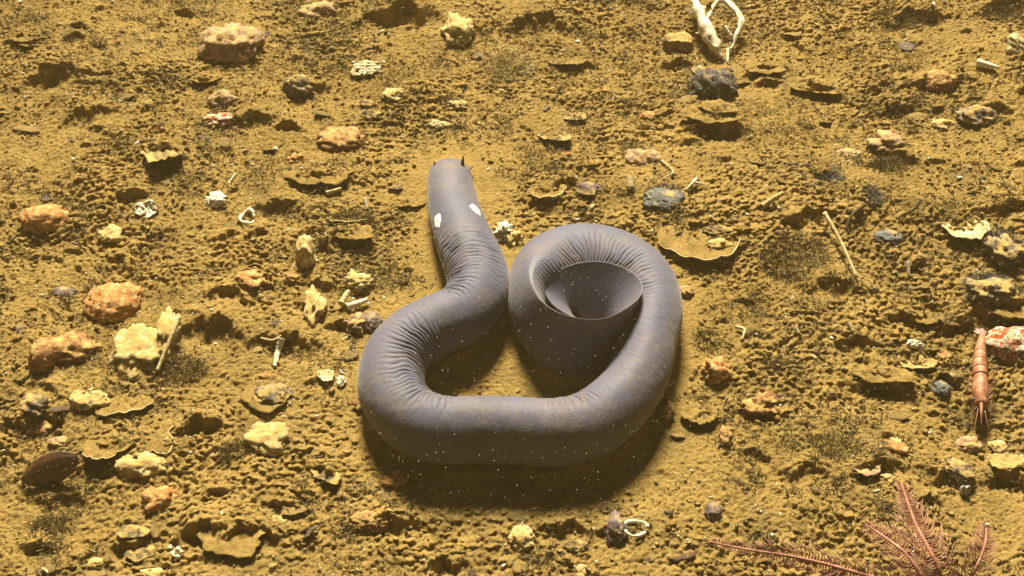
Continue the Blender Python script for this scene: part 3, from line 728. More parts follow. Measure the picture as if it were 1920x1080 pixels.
tuft(1885, 30, 100, 44, 'fuzz', 420, .016, TU, 'dark bush in the far corner', 'hydroid', 9)
tuft(1665, 312, 60, 30, 'fuzz', 300, .012, TU, 'brown tuft in front of the pale pink stone', 'hydroid', 10)
tuft(1490, 480, 120, 90, 'fuzz', 700, .011, TU, 'wide hairy brown mat beside the long stick', 'hydroid', 11)
tuft(1330, 160, 80, 56, 'greyfuzz', 240, .005, TU, 'short fuzz on the dark grey knobbly dome', 'hydroid', 12)
tuft(570, 15, 40, 30, 'palefuzz', 100, .010, TU, 'faint pale tuft beside the faded pink stone', 'hydroid', 13)
tuft(655, 420, 90, 50, 'fuzz', 360, .010, TU, 'brown tuft between the shell rims left of the head', 'hydroid', 14)
tuft(1330, 640, 60, 50, 'fuzz', 260, .006, TU, 'low brown fuzz right of the hagfish', 'hydroid', 15)
tuft(1450, 690, 50, 30, 'fuzz', 200, .008, TU, 'small brown tuft on open mud right of the orange pebble', 'hydroid', 16)
tuft(450, 850, 70, 40, 'fuzz', 260, .009, TU, 'brown tuft below the pink crumbly crust', 'hydroid', 17)
tuft(330, 690, 100, 40, 'fuzz', 400, .010, TU, 'brown tuft along the dark ridge behind the stick', 'hydroid', 18)
tuft(1190, 278, 46, 30, 'palefuzz', 140, .009, TU, 'pale bristles behind the pink shell plate', 'hydroid', 19)
tuft(1560, 850, 150, 60, 'fuzz', 600, .007, TU, 'broad mossy brown mat in the near mud', 'hydroid', 20)
tuft(100, 985, 70, 36, 'fuzz', 260, .009, TU, 'dark tuft on the near mud below the brown shell', 'hydroid', 21)
tuft(110, 905, 80, 26, 'fuzz', 260, .007, TU, 'low fuzz in front of the brown shell', 'hydroid', 22)

# ---------------------------------------------------------------- shell valves and plates
VS = 'shell_valve'
plate(1312, 452, 150, 84, 'silt', VS, 'large silt filled shell valve with a thin pale rim beside the coil', 'shell', 1, tilt=-7, dome=-.10, thick=3.0, irr=.06, rim=(190, 385))
lump(1352, 432, 54, 26, 'dark', 'grey_stone', 'dark grainy stone resting inside the large silt filled valve', 'stone', 181, rough=.25, flat=.5)
lump(1350, 452, 44, 18, 'cream', C, 'yellow crust smear inside the large silt filled valve', 'crust', 182, rough=.3, flat=.3)
plate(1026, 363, 72, 28, 'silt', VS, 'upturned curved shell valve behind the hagfish', 'shell', 2, tilt=-12, yaw=10, dome=-.22, irr=.08, rim=(200, 370))
plate(235, 760, 92, 36, 'silt', VS, 'tilted silt covered valve with a sharp pale lower edge', 'shell', 3, tilt=-8, yaw=16, dome=-.1, rim=(210, 350))
plate(200, 842, 84, 36, 'silt', VS, 'silted valve with a dark lip above the cream lump', 'shell', 4, tilt=-11, yaw=14, dome=-.15, rim=(200, 300))
plate(290, 812, 80, 60, 'silt', VS, 'buried shell disc with a red stained edge', 'shell', 5, tilt=-5, yaw=8, dome=.03, thick=4, lift=-.001, conc=.4, irr=.16, rim=(215, 380))
plate(500, 742, 96, 52, 'silt', VS, 'dish shaped valve under the grey grained stone', 'shell', 6, tilt=-6, dome=-.15)
plate(1205, 298, 66, 36, 'pink', VS, 'pinkish cream shell plate propped on the mud', 'shell', 7, tilt=10, yaw=8, dome=.16, thick=3)
plate(1810, 430, 80, 46, 'ivory', VS, 'broken cream valve with a shaded underside', 'shell', 8, tilt=-10, yaw=-4, dome=-.15, thick=3)
plate(1716, 682, 70, 26, 'siltshell', 'clam_shell', 'gaping grey clam with a pale lower lip', 'shell', 9, tilt=-10, dome=-.2, thick=3)
plate(1714, 650, 34, 16, 'white', 'white_shell', 'gleaming white shell lid above the gaping clam', 'shell', 10, tilt=18, dome=.15, thick=3)
plate(1040, 258, 62, 26, 'dark', VS, 'dark valve edge sticking out of far mud', 'shell', 11, tilt=-20, dome=-.25)
plate(1435, 122, 66, 34, 'silt', VS, 'mud coated shell slab above a shaded overhang', 'shell', 12, tilt=-12, yaw=14, dome=-.12, thick=3)
plate(1535, 160, 84, 26, 'silt', VS, 'long curved rim of a buried valve in far mud', 'shell', 13, tilt=-12, yaw=-10, dome=-.2)
plate(1080, 222, 40, 18, 'dark', VS, 'short dark shell edge behind the curved valve', 'shell', 14, tilt=-14, dome=-.2)
plate(385, 146, 54, 18, 'silt', VS, 'grey silted rim in far mud under the tall pink stone', 'shell', 15, tilt=-18, yaw=6, dome=-.25)
plate(650, 410, 66, 24, 'silt', VS, 'curved pale rimmed valve left of the head', 'shell', 16, tilt=-12, dome=-.2, rim=(200, 350))
plate(660, 432, 86, 30, 'silt', VS, 'yellowish shell slab over a dark gap left of the head', 'shell', 17, tilt=-8, yaw=6, dome=-.08, thick=3)
plate(772, 384, 56, 16, 'silt', VS, 'narrow curved shell edge touching the head', 'shell', 18, tilt=-10, yaw=8, dome=-.2)
plate(275, 396, 46, 30, 'white', VS, 'bright white open shell on bare mud', 'shell', 19, tilt=20, yaw=12, dome=-.25, thick=3)
plate(1905, 92, 44, 46, 'ivory', VS, 'pale standing shell at the far right edge', 'shell', 20, tilt=30, yaw=30, dome=.2, thick=3)
plate(1310, 775, 56, 40, 'silt', VS, 'mud filled cup over a dark gap right of the hagfish', 'shell', 21, tilt=-12, dome=-.3, thick=4)
plate(1885, 868, 70, 24, 'siltshell', VS, 'pale lipped slab over a black hollow', 'shell', 22, tilt=-12, yaw=-6, dome=-.1, thick=4)
plate(1630, 870, 60, 22, 'pink', VS, 'pinkish lip over a black hollow in crumbling mud', 'shell', 23, tilt=-14, yaw=14, dome=-.1, thick=3)
plate(435, 1005, 130, 50, 'silt', VS, 'broad silted slab with ragged shaded edge on the near mud', 'shell', 24, tilt=-10, yaw=6, dome=-.1, thick=4)
plate(612, 706, 30, 22, 'ivory', VS, 'small cupped shell with a pale curl of rim', 'shell', 25, tilt=-10, dome=-.25)
plate(640, 718, 20, 18, 'white', VS, 'small round white shell beside the cupped one', 'shell', 26, tilt=12, dome=.2, thick=3)
plate(1890, 560, 96, 50, 'silt', VS, 'overhanging mud slab above the red and white stone', 'shell', 27, tilt=-10, yaw=8, dome=-.1, thick=5)
plate(1655, 700, 110, 34, 'silt', VS, 'long ragged slab with a dark front right of open mud', 'shell', 28, tilt=-9, yaw=-12, dome=-.05, thick=4)
plate(250, 1000, 66, 18, 'dark', VS, 'narrow dark shell edge on the near mud', 'shell', 29, tilt=-16, yaw=6, dome=-.1)
plate(265, 1040, 56, 22, 'dark', VS, 'slanting dark shell sliver at the near edge', 'shell', 30, tilt=-20, yaw=38, dome=-.1)
plate(825, 238, 42, 16, 'ivory', VS, 'thin pale shell sliver on a small shaded mound', 'shell', 31, tilt=8, yaw=-14, dome=.12)
plate(1740, 600, 60, 24, 'silt', VS, 'crumbled slab left of the shrimp tail', 'shell', 32, tilt=-12, dome=-.1, thick=4)
plate(612, 888, 70, 20, 'dark', VS, 'dark slanting shell blade on smooth mud', 'shell', 33, tilt=-16, yaw=-28, dome=-.15, thick=3)
plate(1345, 205, 70, 30, 'silt', VS, 'layered mud slab in front of the grey dome', 'shell', 34, tilt=-10, dome=-.1, thick=4)
plate(1330, 232, 110, 34, 'silt', VS, 'wide lower mud slab in front of the grey dome', 'shell', 35, tilt=-8, dome=-.1, thick=4)
plate(600, 325, 110, 40, 'silt', VS, 'long mud coated slab casting a dark front in far mud', 'shell', 36, tilt=-10, yaw=8, dome=-.06, thick=5)
plate(305, 292, 84, 34, 'dark', VS, 'blackish slab standing out of far mud', 'shell', 37, tilt=-24, yaw=4, dome=-.06, thick=5)
plate(45, 72, 56, 20, 'silt', VS, 'thin slab edge in the far left corner', 'shell', 38, tilt=-14, yaw=8, dome=-.1, thick=3)
plate(1060, 118, 60, 22, 'silt', VS, 'dim shell edge in far mud behind the curved valves', 'shell', 39, tilt=-14, yaw=-4, dome=-.2)
plate(1100, 360, 36, 16, 'dark', VS, 'short dark plate beside the purple grey stone', 'shell', 40, tilt=-14, dome=-.1)

# brown mussel blade leaning on the mud
def mussel():
    p = ground(100, 895); k = pxm(p); L = 122 * k; n, m = 34, 14; Vv, Ff = [], []
    for sgn in (1, -1):
        for i in range(n):
            u = i / (n - 1); w = 30 * k * (math.sin(math.pi * min(1, u * .96 + .03)) ** .65) * (.8 + .35 * u)
            for j in range(m):
                v = j / (m - 1) * 2 - 1; z = 11 * k * math.cos(v * math.pi / 2) * math.sin(math.pi * u) ** .6
                Vv.append((u * L - L / 2, v * w, z + sgn * .9 * k + .5 * k * math.sin(v * 11 + u * 3)))
    for s in range(2):
        b = s * n * m
        for i in range(n - 1):
            for j in range(m - 1):
                q = (b + i * m + j, b + (i + 1) * m + j, b + (i + 1) * m + j + 1, b + i * m + j + 1); Ff.append(q if s == 0 else q[::-1])
    N = n * m
    edge = [(i * m, (i + 1) * m) for i in range(n - 1)] + [((i + 1) * m + m - 1, i * m + m - 1) for i in range(n - 1)] + [(j + 1, j) for j in range(m - 1)] + [((n - 1) * m + j, (n - 1) * m + j + 1) for j in range(m - 1)]
    for a, b in edge: Ff.append((b, a, a + N, b + N))
    o = obj('mussel_shell', mesh_np('mussel_shell', Vv, Ff, M['brown']), None, (p[0], p[1], p[2] + 26 * k))
    o.rotation_mode = 'ZXY'; o.rotation_euler = (R(52), R(-9), R(17))
    tag(o, 'dark brown mussel valve standing on its edge in the mud', 'shell')
mussel()

# white ring shell
def ring_shell(px, py, w, h, label, seed):
    p = ground(px, py); k = pxm(p); c = []
    for i in range(25):
        a = 2 * math.pi * i / 24 * .94; q = 1 + .08 * math.sin(3 * a + seed); c.append((w / 2 * k * q * math.cos(a), h / 2 * k * q * math.sin(a) / .73, .0015 + .001 * math.sin(2 * a)))
    v, f = sweep(c, [k * (3.4 + 1.4 * math.sin(i * .9 + seed) + .8 * math.sin(i * 2.3)) for i in range(25)], 8)
    tag(obj('ring_shell', mesh_np('ring_shell', v, f, M['white']), None, (p[0], p[1], hz_avg(p[0], p[1], .006) + .001)), label, 'shell')
ring_shell(1190, 993, 44, 24, 'white ring shaped shell with an open middle', 1)
ring_shell(333, 1040, 16, 12, 'tiny pale ring shell on the near mud', 2)
ring_shell(465, 412, 26, 26, 'small arched shell ring on open mud', 3)

# broken white shell with an oval opening (far edge)
def broken_shell():
    base = ground(1350, 108); root = empty('broken_shell', base)
    tag(root, 'broken white shell with a thick column and thin loop around an oval opening', 'shell')
    def tb(name, pix, rads, mat='white'):
        c = [at(px, py, base[2] + z) - base for px, py, z in pix]; p = curve_pts(c, 30); k = pxm(base)
        rr = np.interp(np.linspace(0, 1, len(p)), np.linspace(0, 1, len(rads)), rads) * k
        rr = rr * (1 + .25 * noise2(np.linspace(0, 6, len(p)), np.zeros(len(p)) + len(pix), 5))
        v, f = sweep(p, rr, 10); v = np.array(v); v = v + np.stack([noise3(v, 160, 3 + q) for q in range(3)], 1) * .0022; obj(name, mesh_np(name, v, f, M[mat]), root)
    tb('column', [(1298, -6, .012), (1312, 22, .014), (1322, 48, .013), (1337, 78, .009), (1350, 108, .002)], [7, 11, 12, 13, 4])
    tb('loop', [(1328, 42, .013), (1336, 18, .016), (1346, 2, .018), (1366, 6, .019), (1388, 30, .017), (1388, 52, .013), (1376, 80, .008), (1364, 104, .003), (1368, 122, .0005)], [3, 3, 5, 7, 7, 6, 4, 2.5, 2])
    tb('inner_shard', [(1356, 48, .006), (1364, 60, .004), (1371, 72, .001)], [3, 5, 4])
    tb('knob', [(1326, 56, .010), (1318, 57, .010), (1311, 60, .009)], [4, 4, 3])
broken_shell()

# ribbed white fragment: rows of small plates
def ribbed():
    p = ground(685, 132); k = pxm(p); root = empty('ribbed_shell', p)
    tag(root, 'bright white ribbed shell piece in broken rows on far mud', 'shell')
    me = plate_mesh('shell_base', 30 * k, 21 * k, 3 * k, .0, M['ivory'], 77, .15)
    obj('shell_base', me, root, (0, 0, .002))
    rr = random.Random(5); mm = [chip_mesh('rib_piece', M['white'], 300 + i, 1, .42, .4) for i in range(4)]
    for r in range(4):
        x = -29 + r * 5
        while x < 29 - r * 1.5:
            w = rr.uniform(9, 15)
            o = obj('rib_piece', mm[rr.randrange(4)], root, ((x + w / 2) * k, (13 - r * 9 + rr.uniform(-1, 1)) * k, .0045)); o.scale = (w * .52 * k, 7 * k, 5 * k); x += w
ribbed()

# ---------------------------------------------------------------- sticks, tubes, splinters
rod([(1546, 398, .010), (1575, 450, .007), (1606, 520, .002)], 4.2, 'ivory', 'stick', 'long straight pale stick lying across brown mat', 'stick', taper=.6, wob=.08)
rod([(1622, 384, .006), (1598, 402, .005), (1588, 425, .004), (1592, 438, .001)], 3.4, 'tube', 'worm_tube', 'dark curved worm tube shaped like a hook', 'worm tube')
rod([(1727, 375, .007), (1712, 392, .005), (1690, 402, .004), (1686, 412, .001)], 3.2, 'tube', 'worm_tube', 'dark bent worm tube right of the hook shaped one', 'worm tube')
rod([(336, 592, .012), (318, 640, .010), (295, 696, .002)], 4.5, 'ivory', 'stick', 'pale stick propped against the crumbly crust slab', 'stick', taper=.9, wob=.1)
rod([(1430, 386, .003), (1448, 374, .005), (1468, 362, .006)], 6, 'ivory', 'shell_splinter', 'yellow splinter raised on open mud right of the coil', 'shell', taper=.7, wob=.15)
rod([(1181, 332, .008), (1182, 355, .001)], 6.5, 'ivory', 'tube_shell', 'short upright cream tube on mud behind the coil', 'shell', taper=1.15)
rod([(1287, 357, .001), (1300, 343, .004), (1306, 334, .006)], 3.6, 'white', 'branching_shell', 'white forked splinter right of the blue grey sponge', 'shell', wob=.2)
rod([(1300, 343, .004), (1320, 345, .002)], 3.0, 'white', 'shell_splinter', 'short white splinter crossing the forked one', 'shell', wob=.2)
rod([(527, 632, .006), (521, 660, .004), (515, 688, .001)], 8, 'white', 'shell_splinter', 'grey white upright splinter with streaked face', 'shell', taper=.45, wob=.18)
rod([(488, 628, .006), (508, 624, .008), (528, 634, .006)], 2.2, 'ivory', 'stick', 'thin pale twig across the streaked splinter', 'stick', taper=.7)
rod([(684, 372, .006), (688, 392, .001)], 4, 'white', 'shell_splinter', 'small white upright splinter left of the head', 'shell', taper=.6)
rod([(612, 362, .003), (640, 354, .004)], 4.5, 'ivory', 'shell_splinter', 'pale oblong splinter in front of the long dark slab', 'shell', taper=.8)
rod([(430, 345, .004), (440, 330, .008), (444, 326, .009)], 4, 'white', 'shell_splinter', 'bright bent splinter above the rough white lump', 'shell', wob=.2)
rod([(650, 575, .004), (668, 570, .005), (688, 562, .004)], 7, 'white', 'shell_fragment', 'thick white curved shell piece left of the neck', 'shell', wob=.2)
rod([(640, 570, .006), (650, 552, .008), (655, 546, .008)], 7, 'ivory', 'shell_fragment', 'cream shell knob behind the white curved piece', 'shell', wob=.2)
rod([(1700, 497, .004), (1704, 518, .001)], 4, 'white', 'shell_splinter', 'small white splinter in shaded crumbs below the grey patch', 'shell')
rod([(1590, 605, .004), (1600, 622, .001)], 4, 'ivory', 'shell_splinter', 'tiny orange tipped splinter on open mud right of the coil', 'shell')
rod([(1380, 612, .003), (1396, 618, .004), (1392, 636, .001)], 3.4, 'ivory', 'shell_splinter', 'crooked yellow splinter right of the coil', 'shell', wob=.2)
rod([(1530, 595, .005), (1535, 606, .001)], 3, 'ivory', 'shell_splinter', 'thin yellow fleck standing on smooth mud', 'shell')
rod([(1492, 615, .003), (1497, 625, .001)], 4, 'white', 'shell_splinter', 'short cream fleck with a dark shadow on smooth mud', 'shell')
rod([(1832, 118, .003), (1872, 127, .004)], 9, 'white', 'shell_splinter', 'bright white tapering splinter on far right mud', 'shell', taper=.3)
rod([(1364, 745, .006), (1357, 762, .001)], 3, 'ivory', 'shell_splinter', 'pale upright sliver beside the crumbling clod', 'shell')
rod([(402, 968, .012), (412, 985, .002)], 1.6, 'ivory', 'stick', 'thin white hair like twig by the dark near hollow', 'stick')
rod([(80, 1066, .001), (88, 1072, .006), (90, 1086, .002)], 3, 'ivory', 'worm_tube', 'pale hooked worm tube at the near edge', 'worm tube')
rod([(1240, 300, .003), (1262, 320, .004), (1243, 335, .001)], 2, 'ivory', 'stick', 'fine pale twig below the pink shell plate', 'stick')
rod([(1652, 795, .012), (1654, 772, .016)], 2, 'tube', 'worm_tube', 'thin dark upright tube in near mud left of the shrimp', 'worm tube')

# striped clam in a burrow
def striped_clam():
    p = ground(1806, 926); k = pxm(p); t = NT('striped_shell')
    w = t.n('ShaderNodeTexWave'); w.inputs['Scale'].default_value = 95; w.inputs['Distortion'].default_value = 1.5; t.l(t.co.outputs['Object'], w.inputs['Vector'])
    m = t.done(t.ramp(w.outputs['Fac'], [(.3, (.16, .17, .18)), (.7, (.5, .5, .5))]), .5)
    root = empty('striped_clam', p); tag(root, 'small grey striped clam upright in its dark burrow', 'clam')
    for sx in (-1, 1):
        me = lump_mesh('valve', 6 * k, 6 * k, 17 * k, m, 90 + sx, .05, 3, .0); obj('valve', me, root, (sx * 3.2 * k, 0, 9 * k), (0, R(sx * 8), 0))
striped_clam()

# ---------------------------------------------------------------- shrimp
def mat_shrimp():
    t = NT('shrimp_shell'); c = t.ramp(t.noise(170, 4, .6), [(.3, (.16, .055, .025)), (.48, (.28, .11, .05)), (.62, (.36, .19, .10)), (.75, (.44, .30, .17))])
    m = t.done(c, .55, t.bump(t.noise(500, 3), .0004, .7), .3)
    return m
def shrimp():
    g0 = ground(1839, 735); k = pxm(g0); root = empty('shrimp', g0)
    tag(root, 'orange red shrimp standing on the mud with its tail toward the mottled stone', 'shrimp')
    sm = mat_shrimp(); gm = mat_plain('shrimp_tail', (.30, .17, .13), .5); em = mat_plain('shrimp_eye', (.05, .05, .06), .2, .6)
    def W(px, py, z): return at(px, py, g0[2] + z) - g0
    def part(name, v, f, m, parent=root):
        return obj(name, mesh_np(name, v, f, m), parent)
    # carapace
    p = curve_pts([W(1838, 703, .012), W(1838, 722, .0125), W(1839, 742, .012), W(1840, 758, .011), W(1840, 764, .0105)], 24)
    r = np.interp(np.linspace(0, 1, len(p)), [0, .15, .45, .75, .92, 1], [11, 14, 15.5, 13, 8, 3]) * k
    v, f = sweep(p, r, 18, 1.1); car = part('carapace', v, f, sm)
    # abdomen: overlapping rings
    ab = curve_pts([W(1838, 706, .012), W(1837, 690, .012), W(1837, 672, .0115), W(1838, 655, .010), W(1840, 640, .008), W(1842, 630, .006)], 60)
    n = len(ab); cut = np.linspace(0, n - 1, 7).astype(int)
    for i in range(6):
        a, b = cut[i], min(cut[i + 1] + 3, n - 1); seg = ab[a:b + 1]; q = np.linspace(0, 1, len(seg))
        base = np.interp(i + q, [0, 1, 3, 5, 6], [13, 13, 10.5, 7, 5]) * k
        v, f = sweep(seg, base * (1.08 - .10 * q + .03 * np.sin(q * 3.1)), 16, 1.1); part('abdomen_segment', v, f, sm)
    for a, L in ((-.55, 22), (-.25, 26), (0, 24), (.25, 26), (.55, 22)):
        s = W(1842, 632, .005); e = s + np.array([math.sin(a) * L * k, math.cos(a) * L * k, -.001])
        p = curve_pts([s, (s + e) / 2 + np.array([0, 0, .0008]), e], 10); v, f = sweep(p, np.interp(np.linspace(0, 1, len(p)), [0, .6, 1], [2, 5, 1.5]) * k, 8, .3); part('tail_fan', v, f, gm)
    p = curve_pts([W(1840, 756, .014), W(1840, 775, .013), W(1840, 796, .010)], 12); v, f = sweep(p, np.linspace(4, .6, len(p)) * k, 8); part('rostrum', v, f, sm, car)
    for sx in (-1, 1):
        c = W(1840 + sx * 15, 748, .013); v, f = ico(2); part('eye', v * 3.4 * k + c, f, em, car)
        v, f = sweep(curve_pts([W(1840 + sx * 6, 752, .012), c], 5), [2 * k] * 5, 6); part('eye_stalk', v, f, sm, car)
        for (dx, dy, L) in ((14, 62, 1), (40, 30, 1)):
            p = curve_pts([W(1840 + sx * 5, 760, .011), W(1840 + sx * (5 + dx * .5), 760 + dy * .6, .012), W(1840 + sx * (5 + dx), 760 + dy, .005)], 14)
            v, f = sweep(p, np.linspace(.7, .25, len(p)) * k, 5); part('antenna', v, f, sm, car)
        for i, yy in enumerate((712, 720, 728, 736, 744)):
            ex = 26 + 5 * (i % 2)
            b = ground(1838 + sx * ex, yy + (i - 2) * 9) - g0; knee = W(1838 + sx * 20, yy + (i - 2) * 4 - 6, .012)
            p = curve_pts([W(1838 + sx * 9, yy, .007), knee, b], 12); v, f = sweep(p, np.linspace(1.7, .7, len(p)) * k, 6); part('leg', v, f, sm)
shrimp()

# ---------------------------------------------------------------- feather star
def feather_star():
    base = ground(1765, 1175); k = pxm(base); root = empty('feather_star', base)
    tag(root, 'pink feather star spreading plumed arms over the near mud', 'feather star')
    t = NT('feather_star_skin'); am = t.done(t.ramp(t.noise(120, 4), [(.3, (.22, .08, .055)), (.55, (.32, .14, .095)), (.75, (.46, .28, .2))]), .7, t.bump(t.noise(600, 3), .0002))
    t = NT('pinnule_skin'); c = t.mix(t.attr('tip'), (.25, .10, .07), (.36, .22, .13)); pm = t.done(c, .8)
    obj('calyx', lump_mesh('calyx', 16 * k, 16 * k, 12 * k, am, 99, .15, 3), root, (0, 0, .010))
    def W(px, py, z): return at(px, py, base[2] + z) - base
    def arm(pix, L=34, step=5.6, seed=0, r0=4.8):
        rr = random.Random(seed); p = curve_pts([W(*q) if len(q) == 3 else q for q in pix], 60)
        rad = np.linspace(r0, 1.8, len(p)) * k
        v, f = sweep(p, rad * (1 + .10 * np.sin(np.arange(len(p)) * 1.9)), 9); a = obj('arm', mesh_np('arm', v, f, am), root)
        s = np.concatenate([[0], np.cumsum(np.linalg.norm(np.diff(p, axis=0), axis=1))]); parts = []; tips = []
        d = 18 * k
        while d < s[-1] - 3 * k:
            q = np.array([np.interp(d, s, p[:, i]) for i in range(3)]); q2 = np.array([np.interp(d + 3 * k, s, p[:, i]) for i in range(3)])
            T = (q2 - q) / np.linalg.norm(q2 - q); u = 1 - d / s[-1]
            for sx in (-1, 1):
                N = np.cross(T, [0, -.55, .83]) * sx; N /= np.linalg.norm(N)
                ln = 1.22 * L * k * (.30 + .70 * min(1, u * 2.3)) * rr.uniform(.8, 1.12)
                lift = rr.uniform(-.12, .4)
                e = [q, q + (N * .62 + T * .02 + np.array([0, 0, lift * .5])) * ln * .6, q + (N * (.72 + rr.gauss(0, .08)) + T * (.62 + rr.gauss(0, .1)) + np.array([0, 0, lift * .4 + rr.gauss(0, .08)])) * ln]
                e = curve_pts(e, 6); v, f = sweep(e, np.linspace(1.7, .65, len(e)) * k, 4); parts.append((v, f))
                tips += [i / (len(e) - 1) for i in range(len(e)) for _ in range(4)] + [0, 1]
            d += step * k * rr.uniform(.85, 1.15)
        v, f = merge(parts); me = mesh_np('pinnules', v, f, pm); attr(me, 'tip', np.array(tips) ** 1.6 * .7)
        tag(obj('pinnules', me, a), kind='stuff')
    arm([(1752, 1150, .018), (1690, 1102, .035), (1600, 1072, .040), (1500, 1046, .034), (1400, 1030, .024), (1332, 1016, .016)], 30, seed=1)
    arm([(1755, 1145, .02), (1730, 1085, .045), (1700, 1040, .050), (1660, 1008, .045), (1622, 983, .038)], 38, seed=2)
    arm([(1765, 1140, .022), (1762, 1075, .05), (1742, 1030, .055), (1718, 985, .050), (1703, 945, .044), (1690, 906, .036)], 40, seed=3)
    arm([(1785, 1145, .022), (1812, 1095, .045), (1832, 1060, .055), (1846, 1022, .058), (1850, 985, .052)], 32, seed=4)
    arm([(1790, 1160, .02), (1850, 1140, .045), (1910, 1118, .05), (1970, 1100, .04)], 34, seed=5)
    arm([(1785, 1180, .018), (1850, 1200, .04), (1930, 1215, .04), (2000, 1210, .03)], 34, seed=6)
    arm([(1760, 1190, .018), (1770, 1250, .03), (1790, 1320, .03)], 34, seed=7)
    arm([(1745, 1180, .018), (1690, 1230, .03), (1640, 1290, .03)], 34, seed=8)
    arm([(1742, 1168, .018), (1660, 1160, .035), (1560, 1140, .035), (1470, 1130, .02)], 34, seed=9)
    v, f = ico(2); q = W(1851, 985, .053); obj('tip_bead', mesh_np('tip_bead', v * np.array([4.5, 4.5, 6]) * k + q, f, M['white']), root)
feather_star()

# ---------------------------------------------------------------- scattered small pieces (each its own object, shared meshes)
rng = random.Random(21)
MARKS = [('hagfish head', 850, 350), ('coiled hagfish tail', 1110, 520), ('left bend of the hagfish', 690, 700), ('front of the hagfish', 960, 900), ('right bend of the hagfish', 1240, 720),
         ('shrimp', 1838, 700), ('feather star', 1700, 1020), ('smooth orange stone', 85, 403), ('large speckled orange stone', 214, 560), ('tall pinkish stone', 437, 72), ('crumbly crust slab', 280, 640),
         ('brown mussel valve', 105, 880), ('broken white shell', 1345, 60), ('dark grey knobbly dome', 1337, 158), ('large silt filled valve', 1312, 456), ('long pale stick', 1575, 450), ('white ring shell', 1190, 993),
         ('ribbed white shell', 685, 130), ('speckled reddish mound', 640, 255), ('dark grey three cornered stone', 560, 158), ('gaping clam', 1716, 680), ('peaked orange pebble', 1341, 694), ('grey grained round stone', 505, 738),
         ('pinkish cream plate', 1205, 298), ('broken cream valve', 1810, 430), ('pale pink crusted stone', 1660, 265), ('lacy cream lump', 858, 52), ('broad mossy mat', 1560, 850), ('pale crumbly crust', 502, 816),
         ('orange crust on the dark ledge', 690, 968), ('bright white open shell', 275, 396), ('striped clam', 1806, 926), ('red brown stone', 1760, 150), ('broad silted slab', 435, 1005), ('tall pale tuft', 950, 120)]
MARKS = [(m, at(px, py)[:2]) for m, px, py in MARKS]
def near(x, y): return min(MARKS, key=lambda m: (m[1][0] - x) ** 2 + (m[1][1] - y) ** 2)[0]
def scatter(name, mats, count, smin, smax, label, cat, group, dims, seed, pw=2.0, flat=.3, dens=None):
    meshes = [chip_mesh(name, M[mats[i % len(mats)]], seed + i, dims[0], dims[1] * rng.uniform(.7, 1.3), dims[2]) for i in range(7)]
    k = 0
    while k < count:
        x = rng.uniform(-.54, .54); y = rng.uniform(-.28, .43)
        if float(path_dist(np.array([x]), np.array([y]))[0]) < .036 or float(noise2(np.array([x * 7.0]), np.array([y * 8.0]), 140)[0]) < rng.uniform(-.45, .35): continue
        s = smin + (smax - smin) * rng.random() ** pw
        o = obj(name, meshes[rng.randrange(7)], None, (x, y, hz(x, y) + s * dims[2] * .35), (rng.gauss(0, flat), rng.gauss(0, flat), rng.uniform(0, 6.28)))
        o.scale = (s, s * rng.uniform(.7, 1.2), s); tag(o, label + ' near the ' + near(x, y), cat, group + ' near the ' + near(x, y)); k += 1
scatter('shell_chip', ['white'], 110, .0008, .0042, 'tiny white shell chip', 'shell chip', 'white shell chips', (1, .6, .4), 500, 2.6)
scatter('shell_flake', ['ivory', 'cream'], 190, .0010, .0060, 'small yellow shell flake', 'shell flake', 'yellow shell flakes', (1, .55, .3), 520, 2.4)
scatter('orange_grain', ['orange', 'pink', 'rust'], 80, .0012, .0050, 'small orange crust pebble', 'pebble', 'orange pebbles', (1, .8, .6), 540, 2.2)
scatter('dark_pebble', ['dark', 'grey', 'brown'], 130, .0012, .0055, 'small dark pebble', 'pebble', 'dark pebbles', (1, .6, .35), 560, 2.0)
def scatter_plates(count, mats, label, group, seed, smin, smax):
    meshes = [plate_mesh('shell_plate', .5, rng.uniform(.22, .4), .05, rng.uniform(-.14, .05), M[mats[i % len(mats)]], seed + i, .22, 18, 3) for i in range(8)]
    k = 0
    while k < count:
        x = rng.uniform(-.56, .56); y = rng.uniform(-.29, .44)
        if float(path_dist(np.array([x]), np.array([y]))[0]) < .042 or float(noise2(np.array([x * 7.0]), np.array([y * 8.0]), 140)[0]) < rng.uniform(-.4, .3): continue
        s = smin + (smax - smin) * rng.random() ** 2
        o = obj('shell_plate', meshes[rng.randrange(8)], None, (x, y, hz_avg(x, y, s * .3) + s * .02)); o.rotation_mode = 'ZXY'
        o.rotation_euler = (R(rng.gauss(-16, 10)), R(rng.gauss(0, 8)), rng.gauss(0, .5)); o.scale = (s, s, s)
        tag(o, label + ' near the ' + near(x, y), 'shell', group + ' near the ' + near(x, y)); k += 1
scatter_plates(110, ['silt', 'siltshell'], 'small silt coated shell plate', 'silted shell plates', 600, .006, .026)
scatter_plates(150, ['dark', 'brown', 'dark'], 'small dark brown shell plate', 'dark shell plates', 640, .005, .022)

